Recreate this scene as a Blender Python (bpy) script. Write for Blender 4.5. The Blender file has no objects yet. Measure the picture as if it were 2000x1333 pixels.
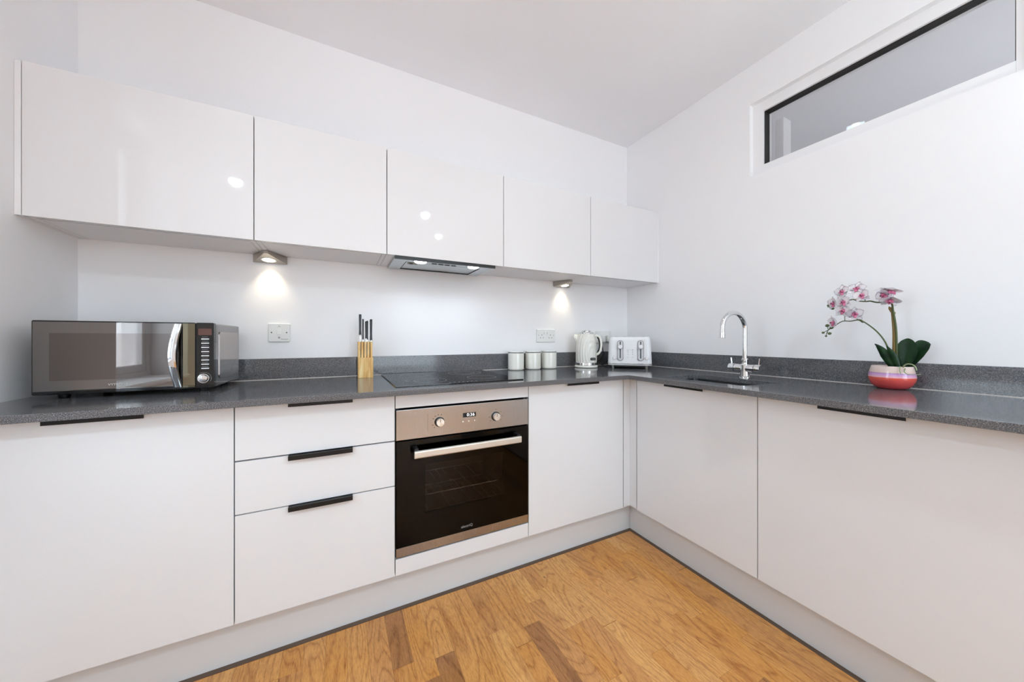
import bpy, bmesh, math, random
from mathutils import Vector, Matrix, Euler

random.seed(7)
scene = bpy.context.scene
COL = scene.collection
R = math.radians

# ------------------------------------------------------------------ camera, world, light, exposure
cam_data = bpy.data.cameras.new('camera')
cam_data.sensor_width = 36.0
cam_data.lens = 666.11 / 2000 * 36.0
cam_data.shift_y = -4.07 / 2000
cam_data.clip_start = 0.02
cam = bpy.data.objects.new('camera', cam_data)
COL.objects.link(cam)
cam.location = (0, 0, 1.0899)
cam.rotation_euler = (R(90), 0, -0.4694)
scene.camera = cam

scene.view_settings.view_transform = 'Standard'
scene.view_settings.look = 'None'
scene.view_settings.gamma = 1.0
scene.view_settings.use_curve_mapping = False
scene.view_settings.exposure = -0.13
scene.cycles.max_bounces = 14
scene.cycles.diffuse_bounces = 8
scene.cycles.glossy_bounces = 6
scene.cycles.transmission_bounces = 8
scene.cycles.sample_clamp_indirect = 6.0
scene.cycles.caustics_reflective = False
scene.cycles.caustics_refractive = False

world = bpy.data.worlds.new('world')
scene.world = world
world.use_nodes = True
bg = world.node_tree.nodes['Background']
bg.inputs[0].default_value = (0.80, 0.90, 1.0, 1)
bg.inputs[1].default_value = 7.0

DOWNLIGHTS = [(0.95, 1.03), (-0.86, -0.66), (0.91, -0.72), (3.2, -0.76), (1.27, -1.48), (-0.86, -3.02), (2.0, -3.02)]
DOWNLIGHT_W = [5.0, 50.0, 50.0, 52.0, 34.0, 28.0, 28.0]
UPLIGHT = (1.35, -0.85, 1.32)
UPLIGHT_W = 60.0
LIGHT_COL = (0.785, 1.005, 1.13)
SPOT_W = 1.9
HOOD_W = 1.8

def lamp(name, kind, loc, energy, color, radius=0.03, size=None, blend=1.0, rot=(0, 0, 0)):
    l = bpy.data.lights.new(name, kind)
    l.energy = energy
    l.color = color
    if kind == 'SPOT':
        l.spot_size = size
        l.spot_blend = blend
    if kind in ('SPOT', 'POINT'):
        l.shadow_soft_size = radius
    o = bpy.data.objects.new(name, l)
    COL.objects.link(o)
    o.location = loc
    o.rotation_euler = rot
    return o

ZC = 2.584          # ceiling
for (x, y), e in zip(DOWNLIGHTS, DOWNLIGHT_W):
    lamp('downlight_beam', 'SPOT', (x, y, ZC - 0.022), e, LIGHT_COL, 0.045, R(168), 0.75)

lamp('fill_lamp_beam', 'SPOT', UPLIGHT, UPLIGHT_W, LIGHT_COL, 0.09, R(170), 0.9, (R(180), 0, 0))  # added upward fill for the ceiling and left wall

# ------------------------------------------------------------------ materials
def srgb(r, g, b):
    def f(c):
        c /= 255.0
        return c / 12.92 if c <= 0.04045 else ((c + 0.055) / 1.055) ** 2.4
    return (f(r), f(g), f(b), 1.0)

def mat(name, col, rough=0.5, metal=0.0, coat=0.0, spec=0.5, trans=0.0, ior=1.45, emit=None, estr=0.0):
    m = bpy.data.materials.new(name)
    m.use_nodes = True
    p = m.node_tree.nodes['Principled BSDF']
    p.inputs['Base Color'].default_value = col
    p.inputs['Roughness'].default_value = rough
    p.inputs['Metallic'].default_value = metal
    p.inputs['Coat Weight'].default_value = coat
    p.inputs['Specular IOR Level'].default_value = spec
    p.inputs['Transmission Weight'].default_value = trans
    p.inputs['IOR'].default_value = ior
    if emit:
        p.inputs['Emission Color'].default_value = emit
        p.inputs['Emission Strength'].default_value = estr
    return m

def nd(m, t, **kw):
    n = m.node_tree.nodes.new(t)
    for k, v in kw.items():
        setattr(n, k, v)
    return n

def lk(m, a, b):
    m.node_tree.links.new(a, b)

def tex(m, kind='TexCoord', out='Object', scale=(1, 1, 1)):
    tc = nd(m, 'ShaderNodeTexCoord')
    mp = nd(m, 'ShaderNodeMapping')
    mp.inputs['Scale'].default_value = scale
    lk(m, tc.outputs[out], mp.inputs['Vector'])
    return mp.outputs['Vector']

def noise(m, vec, scale, detail=3, rough=0.5, dist=0.0):
    n = nd(m, 'ShaderNodeTexNoise')
    n.inputs['Scale'].default_value = scale
    n.inputs['Detail'].default_value = detail
    n.inputs['Roughness'].default_value = rough
    n.inputs['Distortion'].default_value = dist
    lk(m, vec, n.inputs['Vector'])
    return n.outputs['Fac']

def ramp(m, fac, stops):
    r = nd(m, 'ShaderNodeValToRGB')
    e = r.color_ramp.elements
    while len(e) < len(stops):
        e.new(0.5)
    for i, (p, c) in enumerate(stops):
        e[i].position = p
        e[i].color = c
    lk(m, fac, r.inputs['Fac'])
    return r.outputs['Color']

def bump(m, h, strength, dist=0.001):
    b = nd(m, 'ShaderNodeBump')
    b.inputs['Strength'].default_value = strength
    b.inputs['Distance'].default_value = dist
    lk(m, h, b.inputs['Height'])
    lk(m, b.outputs['Normal'], m.node_tree.nodes['Principled BSDF'].inputs['Normal'])

def base(m):
    return m.node_tree.nodes['Principled BSDF'].inputs['Base Color']

M = {}
def wallpaint(name, col):
    m = mat(name, col, 0.55, spec=0.35)
    v = tex(m)
    bump(m, noise(m, v, 140, 4), 0.05, 0.0006)
    return m
M['wall'] = wallpaint('wall_paint', srgb(242, 241, 242))
M['ceiling'] = wallpaint('ceiling_paint', srgb(238, 237, 239))
M['gloss'] = mat('gloss_white_door', srgb(229, 228, 229), 0.03, spec=0.55)
M['gloss_base'] = mat('gloss_white_base_door', srgb(222, 225, 229), 0.08, spec=0.5)
M['carcass'] = mat('white_melamine', srgb(236, 235, 237), 0.35)
M['gap'] = mat('gap_shade_grey', srgb(86, 86, 90), 0.6)  # dark grey puts the shade of the gaps between fronts into the carcass colour
M['plinth'] = mat('pale_grey_plinth', srgb(208, 211, 214), 0.38, spec=0.4)
M['black_metal'] = mat('black_anodised', srgb(26, 26, 28), 0.38, metal=0.3)
M['chrome'] = mat('chrome', (0.74, 0.75, 0.76, 1), 0.045, metal=1.0)
M['plastic'] = mat('white_plastic', srgb(232, 232, 230), 0.25)
M['plastic_dark'] = mat('slot_black', srgb(24, 24, 24), 0.6)
M['matt_black'] = mat('matt_black', srgb(8, 7, 7), 0.8, spec=0.1)
M['black_gloss'] = mat('black_gloss', srgb(10, 10, 12), 0.05, spec=0.6)
M['black_satin'] = mat('black_satin', srgb(20, 20, 22), 0.3)
M['print_white'] = mat('print_white', srgb(225, 225, 225), 0.5)
M['print_grey'] = mat('print_grey', srgb(150, 150, 152), 0.5)
M['print_dark'] = mat('print_dark', srgb(60, 58, 58), 0.5)
M['print_black'] = mat('print_black', srgb(12, 12, 12), 0.5)
M['led_digits'] = mat('led_digits', srgb(240, 240, 240), 0.5, emit=(1, 1, 1, 1), estr=0.9)
M['lamp_warm'] = mat('lamp_warm', (1, 1, 1, 1), 0.4, emit=(1.0, 0.9, 0.72, 1), estr=9.0)
M['lamp_cool'] = mat('lamp_cool', (1, 1, 1, 1), 0.4, emit=(0.93, 0.98, 1.0, 1), estr=14.0)
M['lamp_down'] = mat('lamp_down', (1, 1, 1, 1), 0.4, emit=(1.0, 0.97, 0.93, 1), estr=30.0)
M['sealant'] = mat('sealant', srgb(222, 214, 210), 0.5)
M['upvc'] = mat('white_frame', srgb(238, 237, 238), 0.3)
M['gasket'] = mat('gasket', srgb(34, 30, 28), 0.7)
M['dark_trim'] = mat('dark_trim', srgb(92, 74, 62), 0.6)
def thin_glass(name, tint, ior=1.5):
    m = bpy.data.materials.new(name); m.use_nodes = True
    nt = m.node_tree; nt.nodes.remove(nt.nodes['Principled BSDF'])
    out = nt.nodes['Material Output']
    fr = nd(m, 'ShaderNodeFresnel'); 
    geo = nd(m, 'ShaderNodeNewGeometry')
    ma = nd(m, 'ShaderNodeMath', operation='MULTIPLY_ADD'); ma.inputs[1].default_value = 1 / ior - ior; ma.inputs[2].default_value = ior
    lk(m, geo.outputs['Backfacing'], ma.inputs[0]); lk(m, ma.outputs[0], fr.inputs['IOR'])
    tr = nd(m, 'ShaderNodeBsdfTransparent'); tr.inputs['Color'].default_value = tint
    gl = nd(m, 'ShaderNodeBsdfGlossy'); gl.inputs['Roughness'].default_value = 0.0
    mx = nd(m, 'ShaderNodeMixShader')
    lk(m, fr.outputs[0], mx.inputs[0]); lk(m, tr.outputs[0], mx.inputs[1]); lk(m, gl.outputs[0], mx.inputs[2])
    lk(m, mx.outputs[0], out.inputs['Surface'])
    return m
M['glass'] = thin_glass('clear_glass', (0.97, 0.985, 0.985, 1), 1.3)
M['oven_glass'] = thin_glass('oven_glass', (0.50, 0.45, 0.42, 1), 1.30)
M['oven_inner'] = mat('oven_enamel', srgb(150, 130, 122), 0.5)
M['sink_steel'] = mat('sink_steel', (0.20, 0.205, 0.21, 1), 0.32, metal=1.0)
M['cream'] = mat('cream_enamel', srgb(238, 236, 227), 0.16, coat=0.4)
M['cream_dark'] = mat('grey_rim', srgb(126, 126, 120), 0.35)
M['toaster_white'] = mat('toaster_white', srgb(236, 236, 238), 0.18, coat=0.4)
M['petal'] = None
M['root'] = mat('aerial_root', srgb(150, 160, 120), 0.6)
M['bud'] = mat('bud_green', srgb(84, 100, 62), 0.5)
M['rod'] = mat('stem_cane', srgb(128, 104, 56), 0.55)
M['stem'] = mat('stem_green', srgb(78, 88, 52), 0.5)
M['soil'] = mat('moss', srgb(80, 72, 54), 0.9)
M['slot_rim'] = mat('slot_rim', (0.22, 0.22, 0.23, 1), 0.3, metal=0.9)
M['slot_plate'] = mat('slot_plate', srgb(205, 205, 208), 0.3)
M['fabric'] = mat('lamp_linen', srgb(225, 205, 170), 0.9)

# quartz worktop: fine light and dark chips in charcoal resin
def quartz(name, rough):
    m = mat(name, (0.1, 0.1, 0.1, 1), rough, spec=0.6)
    v = tex(m)
    a = noise(m, v, 440, 2, 0.6)
    c1 = ramp(m, a, [(0.36, srgb(66, 66, 69)), (0.50, srgb(91, 91, 94)), (0.68, srgb(136, 136, 139))])
    vo = nd(m, 'ShaderNodeTexVoronoi')
    vo.inputs['Scale'].default_value = 190
    lk(m, v, vo.inputs['Vector'])
    f = ramp(m, vo.outputs['Distance'], [(0.10, (1, 1, 1, 1)), (0.17, (0, 0, 0, 1))])
    sel = noise(m, v, 95, 0)
    fs = ramp(m, sel, [(0.55, (0, 0, 0, 1)), (0.60, (1, 1, 1, 1))])
    mul = nd(m, 'ShaderNodeMath', operation='MULTIPLY')
    lk(m, f, mul.inputs[0]); lk(m, fs, mul.inputs[1])
    mx = nd(m, 'ShaderNodeMix', data_type='RGBA')
    lk(m, mul.outputs[0], mx.inputs[0]); lk(m, c1, mx.inputs[6])
    mx.inputs[7].default_value = srgb(178, 178, 180)
    lk(m, mx.outputs[2], base(m))
    return m
M['quartz'] = quartz('quartz', 0.10)

# oak: five tones, straight grain plus cathedral figure, shifted per plank by the object's random value
def oak(name, light, dark):
    m = mat(name, light, 0.30, spec=0.45)
    tc = nd(m, 'ShaderNodeTexCoord')
    oi = nd(m, 'ShaderNodeObjectInfo')
    cx = nd(m, 'ShaderNodeCombineXYZ')
    mu = nd(m, 'ShaderNodeMath', operation='MULTIPLY'); mu.inputs[1].default_value = 37.0
    lk(m, oi.outputs['Random'], mu.inputs[0])
    lk(m, mu.outputs[0], cx.inputs[0]); lk(m, mu.outputs[0], cx.inputs[1]); lk(m, mu.outputs[0], cx.inputs[2])
    ad = nd(m, 'ShaderNodeVectorMath', operation='ADD')
    lk(m, tc.outputs['Object'], ad.inputs[0]); lk(m, cx.outputs[0], ad.inputs[1])
    mp = nd(m, 'ShaderNodeMapping'); mp.inputs['Scale'].default_value = (1, 0.16, 1)
    lk(m, ad.outputs[0], mp.inputs['Vector'])
    v = mp.outputs['Vector']
    # cathedral rings: contour lines of a smooth stretched noise
    n1 = noise(m, v, 9, 1.5, 0.4, 0.6)
    m1 = nd(m, 'ShaderNodeMath', operation='MULTIPLY'); m1.inputs[1].default_value = 16.0
    lk(m, n1, m1.inputs[0])
    fr = nd(m, 'ShaderNodeMath', operation='PINGPONG'); fr.inputs[1].default_value = 0.5
    lk(m, m1.outputs[0], fr.inputs[0])
    rings = ramp(m, fr.outputs[0], [(0.0, (1, 1, 1, 1)), (0.16, (0.25, 0.25, 0.25, 1)), (0.5, (0, 0, 0, 1))])
    fine = noise(m, v, 260, 3, 0.65)
    f2 = ramp(m, fine, [(0.42, (0, 0, 0, 1)), (0.68, (1, 1, 1, 1))])
    cloud = noise(m, v, 5, 2)
    s1 = nd(m, 'ShaderNodeMath', operation='MULTIPLY_ADD'); s1.inputs[1].default_value = 0.50
    lk(m, rings, s1.inputs[0])
    s0 = nd(m, 'ShaderNodeMath', operation='MULTIPLY'); s0.inputs[1].default_value = 0.46
    lk(m, f2, s0.inputs[0]); lk(m, s0.outputs[0], s1.inputs[2])
    s2 = nd(m, 'ShaderNodeMath', operation='MULTIPLY_ADD'); s2.inputs[1].default_value = 0.5
    lk(m, cloud, s2.inputs[0]); lk(m, s1.outputs[0], s2.inputs[2])
    s3 = nd(m, 'ShaderNodeMath', operation='SUBTRACT'); s3.inputs[1].default_value = 0.24; s3.use_clamp = True
    lk(m, s2.outputs[0], s3.inputs[0])
    mx = nd(m, 'ShaderNodeMix', data_type='RGBA')
    lk(m, s3.outputs[0], mx.inputs[0])
    mx.inputs[6].default_value = light; mx.inputs[7].default_value = dark
    # knots
    vo = nd(m, 'ShaderNodeTexVoronoi'); vo.inputs['Scale'].default_value = 4.5
    mp2 = nd(m, 'ShaderNodeMapping'); mp2.inputs['Scale'].default_value = (1, 0.6, 0.2)
    lk(m, ad.outputs[0], mp2.inputs['Vector']); lk(m, mp2.outputs['Vector'], vo.inputs['Vector'])
    k = ramp(m, vo.outputs['Distance'], [(0.012, (1, 1, 1, 1)), (0.03, (0, 0, 0, 1))])
    mx2 = nd(m, 'ShaderNodeMix', data_type='RGBA')
    lk(m, k, mx2.inputs[0]); lk(m, mx.outputs[2], mx2.inputs[6]); mx2.inputs[7].default_value = srgb(60, 38, 22)
    lk(m, mx2.outputs[2], base(m))
    bump(m, f2, 0.08, 0.0004)
    return m
OAK = [oak('oak_honey', srgb(216, 158, 92), srgb(150, 90, 40)),
       oak('oak_pale', srgb(222, 167, 102), srgb(158, 99, 48)),
       oak('oak_gold', srgb(212, 152, 82), srgb(148, 84, 34)),
       oak('oak_tan', srgb(208, 150, 90), srgb(142, 86, 42)),
       oak('oak_brown', srgb(176, 122, 72), srgb(112, 68, 36))]

def brushed(name, col, rough, axis=(4, 1, 300)):
    m = mat(name, col, rough, metal=1.0)
    v = tex(m, scale=axis)
    n = noise(m, v, 6, 3)
    r = nd(m, 'ShaderNodeMapRange')
    r.inputs['To Min'].default_value = rough - 0.06; r.inputs['To Max'].default_value = rough + 0.08
    lk(m, n, r.inputs['Value'])
    lk(m, r.outputs[0], m.node_tree.nodes['Principled BSDF'].inputs['Roughness'])
    m.node_tree.nodes['Principled BSDF'].inputs['Anisotropic'].default_value = 0.6
    return m
M['steel'] = brushed('brushed_steel', (0.43, 0.42, 0.42, 1), 0.24, (300, 300, 4))
M['steel_bright'] = brushed('satin_steel', (0.78, 0.77, 0.74, 1), 0.26)
M['nickel'] = brushed('brushed_nickel', (0.46, 0.42, 0.37, 1), 0.30)
M['hood_metal'] = brushed('hood_metal', (0.62, 0.67, 0.70, 1), 0.34)

def ribbed_cream():
    m = mat('kettle_cream', srgb(234, 232, 224), 0.2, coat=0.3)
    v = tex(m, scale=(1, 1, 0.55))
    w = nd(m, 'ShaderNodeTexWave', wave_type='RINGS', rings_direction='SPHERICAL')
    w.inputs['Scale'].default_value = 17
    w.inputs['Distortion'].default_value = 2.4
    w.inputs['Detail'].default_value = 0
    w.inputs['Detail Scale'].default_value = 0.6
    mp = nd(m, 'ShaderNodeMapping'); mp.inputs['Location'].default_value = (-0.05, 0.09, -0.05)
    lk(m, v, mp.inputs['Vector']); lk(m, mp.outputs['Vector'], w.inputs['Vector'])
    bump(m, w.outputs['Fac'], 0.7, 0.004)
    return m
M['kettle_body'] = ribbed_cream()

def pot_glaze():
    m = mat('pot_glaze', (1, 1, 1, 1), 0.13, coat=0.5)
    tc = nd(m, 'ShaderNodeTexCoord'); sp = nd(m, 'ShaderNodeSeparateXYZ')
    lk(m, tc.outputs['Object'], sp.inputs[0])
    mr = nd(m, 'ShaderNodeMapRange'); mr.inputs['From Min'].default_value = 0; mr.inputs['From Max'].default_value = 0.09
    lk(m, sp.outputs['Z'], mr.inputs['Value'])
    r = nd(m, 'ShaderNodeValToRGB'); r.color_ramp.interpolation = 'LINEAR'
    st = [(0.0, srgb(190, 62, 72)), (0.30, srgb(214, 78, 76)), (0.50, srgb(226, 92, 74)), (0.515, srgb(236, 178, 190)), (0.56, srgb(224, 172, 196)), (0.66, srgb(196, 148, 206)), (0.70, srgb(170, 130, 172)), (0.715, srgb(218, 192, 182)), (1.0, srgb(218, 198, 190))]
    e = r.color_ramp.elements
    while len(e) < len(st): e.new(0.5)
    for i, (p, c) in enumerate(st):
        e[i].position = p; e[i].color = c
    lk(m, mr.outputs[0], r.inputs['Fac']); lk(m, r.outputs['Color'], base(m))
    return m
M['pot'] = pot_glaze()

def leafmat():
    m = mat('orchid_leaf', srgb(32, 70, 40), 0.32)
    v = tex(m)
    n = noise(m, v, 30, 2)
    lk(m, ramp(m, n, [(0.3, srgb(22, 50, 30)), (0.7, srgb(48, 88, 50))]), base(m))
    return m
M['leaf'] = leafmat()
M['leaf_dark'] = mat('orchid_leaf_underside', srgb(52, 50, 36), 0.5)

def petalmat():
    m = mat('petal_white_pink', srgb(240, 234, 238), 0.45)
    tc = nd(m, 'ShaderNodeTexCoord')
    g = nd(m, 'ShaderNodeVectorMath', operation='LENGTH')
    lk(m, tc.outputs['Object'], g.inputs[0])
    c = ramp(m, g.outputs['Value'], [(0.0, srgb(222, 120, 160)), (0.005, srgb(236, 176, 200)), (0.0105, srgb(252, 248, 251)), (1, srgb(252, 250, 252))])
    lk(m, c, base(m))
    p = m.node_tree.nodes['Principled BSDF']
    p.inputs['Subsurface Weight'].default_value = 0.35
    p.inputs['Subsurface Radius'].default_value = (0.01, 0.01, 0.01)
    return m
M['petal'] = petalmat()
M['lip'] = mat('orchid_lip', srgb(216, 120, 158), 0.45)
M['throat'] = mat('orchid_throat', srgb(110, 40, 66), 0.5)

def blockwood():
    m = mat('rubberwood', srgb(212, 172, 106), 0.4)
    v = tex(m, scale=(14, 14, 1.6))
    n = noise(m, v, 5, 4, 0.6, 0.8)
    lk(m, ramp(m, n, [(0.3, srgb(236, 214, 160)), (0.5, srgb(222, 178, 108)), (0.72, srgb(196, 142, 72))]), base(m))
    return m
M['block'] = blockwood()

def mirror_panel():
    # smoked mirror finish of the microwave door
    m = mat('smoked_mirror', (0.23, 0.215, 0.205, 1), 0.02, metal=1.0)
    return m
M['smoked'] = mirror_panel()
M['smoked_dark'] = mat('smoked_window', (0.17, 0.15, 0.14, 1), 0.03, metal=1.0)
M['bronze_mirror'] = mat('bronze_mirror', (0.18, 0.155, 0.105, 1), 0.03, metal=1.0)

# ------------------------------------------------------------------ mesh helpers
def newbm():
    return bmesh.new()

def box(bm, x0, x1, y0, y1, z0, z1, bev=0.0, seg=2, mtx=None):
    b = bmesh.new()
    bmesh.ops.create_cube(b, size=1.0)
    for v in b.verts:
        v.co = Vector((x0 + (v.co.x + .5) * (x1 - x0), y0 + (v.co.y + .5) * (y1 - y0), z0 + (v.co.z + .5) * (z1 - z0)))
    if bev > 0:
        bmesh.ops.bevel(b, geom=b.edges[:], offset=bev, segments=seg, profile=0.7, affect='EDGES')
    if mtx is not None:
        b.transform(mtx)
    merge(bm, b)

def merge(bm, b):
    me = bpy.data.meshes.new('tmp')
    b.to_mesh(me); b.free()
    bm.from_mesh(me)
    bpy.data.meshes.remove(me)

def rbox(bm, x0, x1, y0, y1, z0, z1, rad, axis='z', seg=6, bev=0.0, mtx=None):
    """box whose four edges along axis are rounded by rad, other edges bevelled by bev"""
    b = bmesh.new()
    bmesh.ops.create_cube(b, size=1.0)
    for v in b.verts:
        v.co = Vector((x0 + (v.co.x + .5) * (x1 - x0), y0 + (v.co.y + .5) * (y1 - y0), z0 + (v.co.z + .5) * (z1 - z0)))
    ai = 'xyz'.index(axis)
    ed = [e for e in b.edges if abs((e.verts[0].co - e.verts[1].co).normalized()[ai]) > 0.9]
    bmesh.ops.bevel(b, geom=ed, offset=rad, segments=seg, profile=0.5, affect='EDGES')
    if bev > 0:
        ed = [e for e in b.edges if len(e.link_faces) == 2 and e.calc_face_angle(0) > R(60)]
        bmesh.ops.bevel(b, geom=ed, offset=bev, segments=3, profile=0.5, affect='EDGES')
    if mtx is not None:
        b.transform(mtx)
    merge(bm, b)

def lathe(bm, prof, seg=40, center=(0, 0), cap=True, mtx=None):
    b = bmesh.new()
    rings = []
    for r, z in prof:
        if r < 1e-6:
            rings.append([b.verts.new((center[0], center[1], z))])
        else:
            rings.append([b.verts.new((center[0] + r * math.cos(2 * math.pi * i / seg), center[1] + r * math.sin(2 * math.pi * i / seg), z)) for i in range(seg)])
    for a, c in zip(rings[:-1], rings[1:]):
        for i in range(seg):
            j = (i + 1) % seg
            if len(a) == 1 and len(c) == 1: continue
            if len(a) == 1: b.faces.new((a[0], c[j], c[i]))
            elif len(c) == 1: b.faces.new((a[i], a[j], c[0]))
            else: b.faces.new((a[i], a[j], c[j], c[i]))
    if cap:
        if len(rings[0]) > 1: b.faces.new(rings[0][::-1])
        if len(rings[-1]) > 1: b.faces.new(rings[-1])
    bmesh.ops.recalc_face_normals(b, faces=b.faces[:])
    if mtx is not None:
        b.transform(mtx)
    merge(bm, b)

def cyl(bm, p0, p1, r0, r1=None, seg=24, bev=0.0):
    r1 = r0 if r1 is None else r1
    p0, p1 = Vector(p0), Vector(p1)
    d = p1 - p0
    L = d.length
    q = d.to_track_quat('Z', 'Y').to_matrix().to_4x4()
    prof = [(r0, 0), (r1, L)]
    if bev > 0:
        prof = [(r0 - bev, 0), (r0 - bev * .3, bev * .3), (r0, bev), (r1, L - bev), (r1 - bev * .3, L - bev * .3), (r1 - bev, L)]
    lathe(bm, prof, seg, mtx=Matrix.Translation(p0) @ q)

def smooth_path(pts, n=6):
    pts = [Vector(p) for p in pts]
    out = []
    P = [pts[0]] + pts + [pts[-1]]
    for i in range(1, len(P) - 2):
        a, b, c, d = P[i - 1], P[i], P[i + 1], P[i + 2]
        for k in range(n):
            t = k / n
            out.append(0.5 * ((2 * b) + (-a + c) * t + (2 * a - 5 * b + 4 * c - d) * t * t + (-a + 3 * b - 3 * c + d) * t ** 3))
    out.append(pts[-1])
    return out

def tube(bm, pts, r, seg=12, n=6, r_end=None, smooth=True):
    P = smooth_path(pts, n) if smooth else [Vector(p) for p in pts]
    b = bmesh.new()
    rings = []
    up = Vector((0.13, 0.21, 0.97)).normalized()
    N = None
    for i, p in enumerate(P):
        t = (P[min(i + 1, len(P) - 1)] - P[max(i - 1, 0)]).normalized()
        if N is None:
            N = t.cross(up).normalized()
            if N.length < 0.5: N = t.cross(Vector((1, 0, 0))).normalized()
        N = (N - t * N.dot(t)).normalized()
        B = t.cross(N)
        rr = r if r_end is None else r + (r_end - r) * i / (len(P) - 1)
        rings.append([b.verts.new(p + (N * math.cos(2 * math.pi * k / seg) + B * math.sin(2 * math.pi * k / seg)) * rr) for k in range(seg)])
    for a, c in zip(rings[:-1], rings[1:]):
        for k in range(seg):
            j = (k + 1) % seg
            b.faces.new((a[k], a[j], c[j], c[k]))
    b.faces.new(rings[0][::-1]); b.faces.new(rings[-1])
    bmesh.ops.recalc_face_normals(b, faces=b.faces[:])
    merge(bm, b)

def prism(bm, poly, z0, z1, axis='z', bev=0.0, mtx=None):
    """extrude a 2-D outline; axis names the extrusion direction"""
    b = bmesh.new()
    def P(u, v, w):
        return {'z': (u, v, w), 'y': (u, w, v), 'x': (w, u, v)}[axis]
    lo = [b.verts.new(P(u, v, z0)) for u, v in poly]
    hi = [b.verts.new(P(u, v, z1)) for u, v in poly]
    b.faces.new(lo); b.faces.new(hi[::-1])
    n = len(poly)
    for i in range(n):
        j = (i + 1) % n
        b.faces.new((lo[i], hi[i], hi[j], lo[j]))
    bmesh.ops.recalc_face_normals(b, faces=b.faces[:])
    if bev > 0:
        ed = [e for e in b.edges if e.calc_face_angle(0) > R(25)]
        bmesh.ops.bevel(b, geom=ed, offset=bev, segments=2, profile=0.7, affect='EDGES')
    if mtx is not None:
        b.transform(mtx)
    merge(bm, b)

def obj(name, bm, m, parent=None, loc=None, rot=None, smooth=True, angle=35):
    me = bpy.data.meshes.new(name)
    bm.to_mesh(me); bm.free()
    me.materials.append(m)
    if smooth:
        for p in me.polygons: p.use_smooth = True
        me.set_sharp_from_angle(angle=R(angle))
    o = bpy.data.objects.new(name, me)
    COL.objects.link(o)
    if smooth:
        wn = o.modifiers.new('weighted_normal', 'WEIGHTED_NORMAL'); wn.keep_sharp = True
    if parent: o.parent = parent
    if loc is not None: o.location = loc
    if rot is not None: o.rotation_euler = rot
    return o

def tag(o, label=None, cat=None, group=None, kind=None):
    if label: o['label'] = label
    if cat: o['category'] = cat
    if group: o['group'] = group
    if kind: o['kind'] = kind
    return o

def thing(name, label, cat, loc=(0, 0, 0), rz=0.0, group=None):
    o = bpy.data.objects.new(name, None)
    o.empty_display_size = 0.05
    COL.objects.link(o)
    o.location = loc
    o.rotation_euler = (0, 0, rz)
    return tag(o, label, cat, group)

def bx(name, m, parent, x0, x1, y0, y1, z0, z1, bev=0.001, seg=2, **k):
    b = newbm(); box(b, x0, x1, y0, y1, z0, z1, bev, seg)
    return obj(name, b, m, parent, **k)

def text(name, body, size, m, parent, loc, rot=(math.pi / 2, 0, 0), ext=0.0002, align='CENTER', sx=1.0):
    cu = bpy.data.curves.new('t', 'FONT')
    cu.body = body; cu.size = size; cu.extrude = ext; cu.align_x = align; cu.align_y = 'CENTER'
    cu.resolution_u = 3
    t = bpy.data.objects.new('t', cu)
    COL.objects.link(t)
    dg = bpy.context.evaluated_depsgraph_get()
    me = bpy.data.meshes.new_from_object(t.evaluated_get(dg))
    bpy.data.objects.remove(t); bpy.data.curves.remove(cu)
    me.transform(Matrix.Diagonal((sx, 1, 1, 1)))
    me.materials.clear(); me.materials.append(m)
    o = bpy.data.objects.new(name, me)
    COL.objects.link(o)
    o.parent = parent; o.location = loc; o.rotation_euler = rot
    return o

def struct(o):
    o['kind'] = 'structure'
    return o

# ------------------------------------------------------------------ the room
XL, XW, YW, YREAR = -0.917, 2.0095, 1.9716, -3.2
XFAR_L, XFAR_R = -1.5, 3.7      # the room widens behind the camera
T = 0.12

b = newbm(); box(b, XFAR_L - T, XFAR_R + T, YREAR - T, YW + T, ZC, ZC + 0.1)
struct(obj('ceiling', b, M['ceiling'], smooth=False))
b = newbm(); box(b, XL - T, XW + 1.6, YW, YW + T, 0, ZC)
struct(obj('wall_back', b, M['wall'], smooth=False))

# right wall with the high internal window opening
WY0, WY1, WZ0, WZ1 = 0.205, 1.078, 1.978, 2.372
RT = 0.16
b = newbm()
box(b, XW, XW + RT, -0.62, WY0, 0, ZC)
box(b, XW, XW + RT, WY1, YW, 0, ZC)
box(b, XW, XW + RT, WY0, WY1, 0, WZ0)
box(b, XW, XW + RT, WY0, WY1, WZ1, ZC)
struct(obj('wall_right', b, M['wall'], smooth=False))

# left wall with the tall window beside the worktop
LY0, LY1, LZ0, LZ1 = 0.45, 1.10, 0.850, 2.25
LT = 0.30
b = newbm()
box(b, XL - LT, XL, -0.2, LY0, 0, ZC)
box(b, XL - LT, XL, LY1, YW + T, 0, ZC)
box(b, XL - LT, XL, LY0, LY1, 0, LZ0)
box(b, XL - LT, XL, LY0, LY1, LZ1, ZC)
struct(obj('wall_left', b, M['wall'], smooth=False))
# the wider part of the room behind the camera
b = newbm()
box(b, XFAR_L - T, XFAR_L, YREAR, -0.2, 0, ZC)
box(b, XFAR_L - T, XL - LT, -0.2, -0.1, 0, ZC)
struct(obj('wall_left_rear', b, M['wall'], smooth=False))
b = newbm()
box(b, XFAR_R, XFAR_R + T, YREAR, -0.62, 0, ZC)
box(b, XW + RT, XFAR_R + T, -0.62, -0.50, 0, ZC)
struct(obj('wall_right_rear', b, M['wall'], smooth=False))
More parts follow.
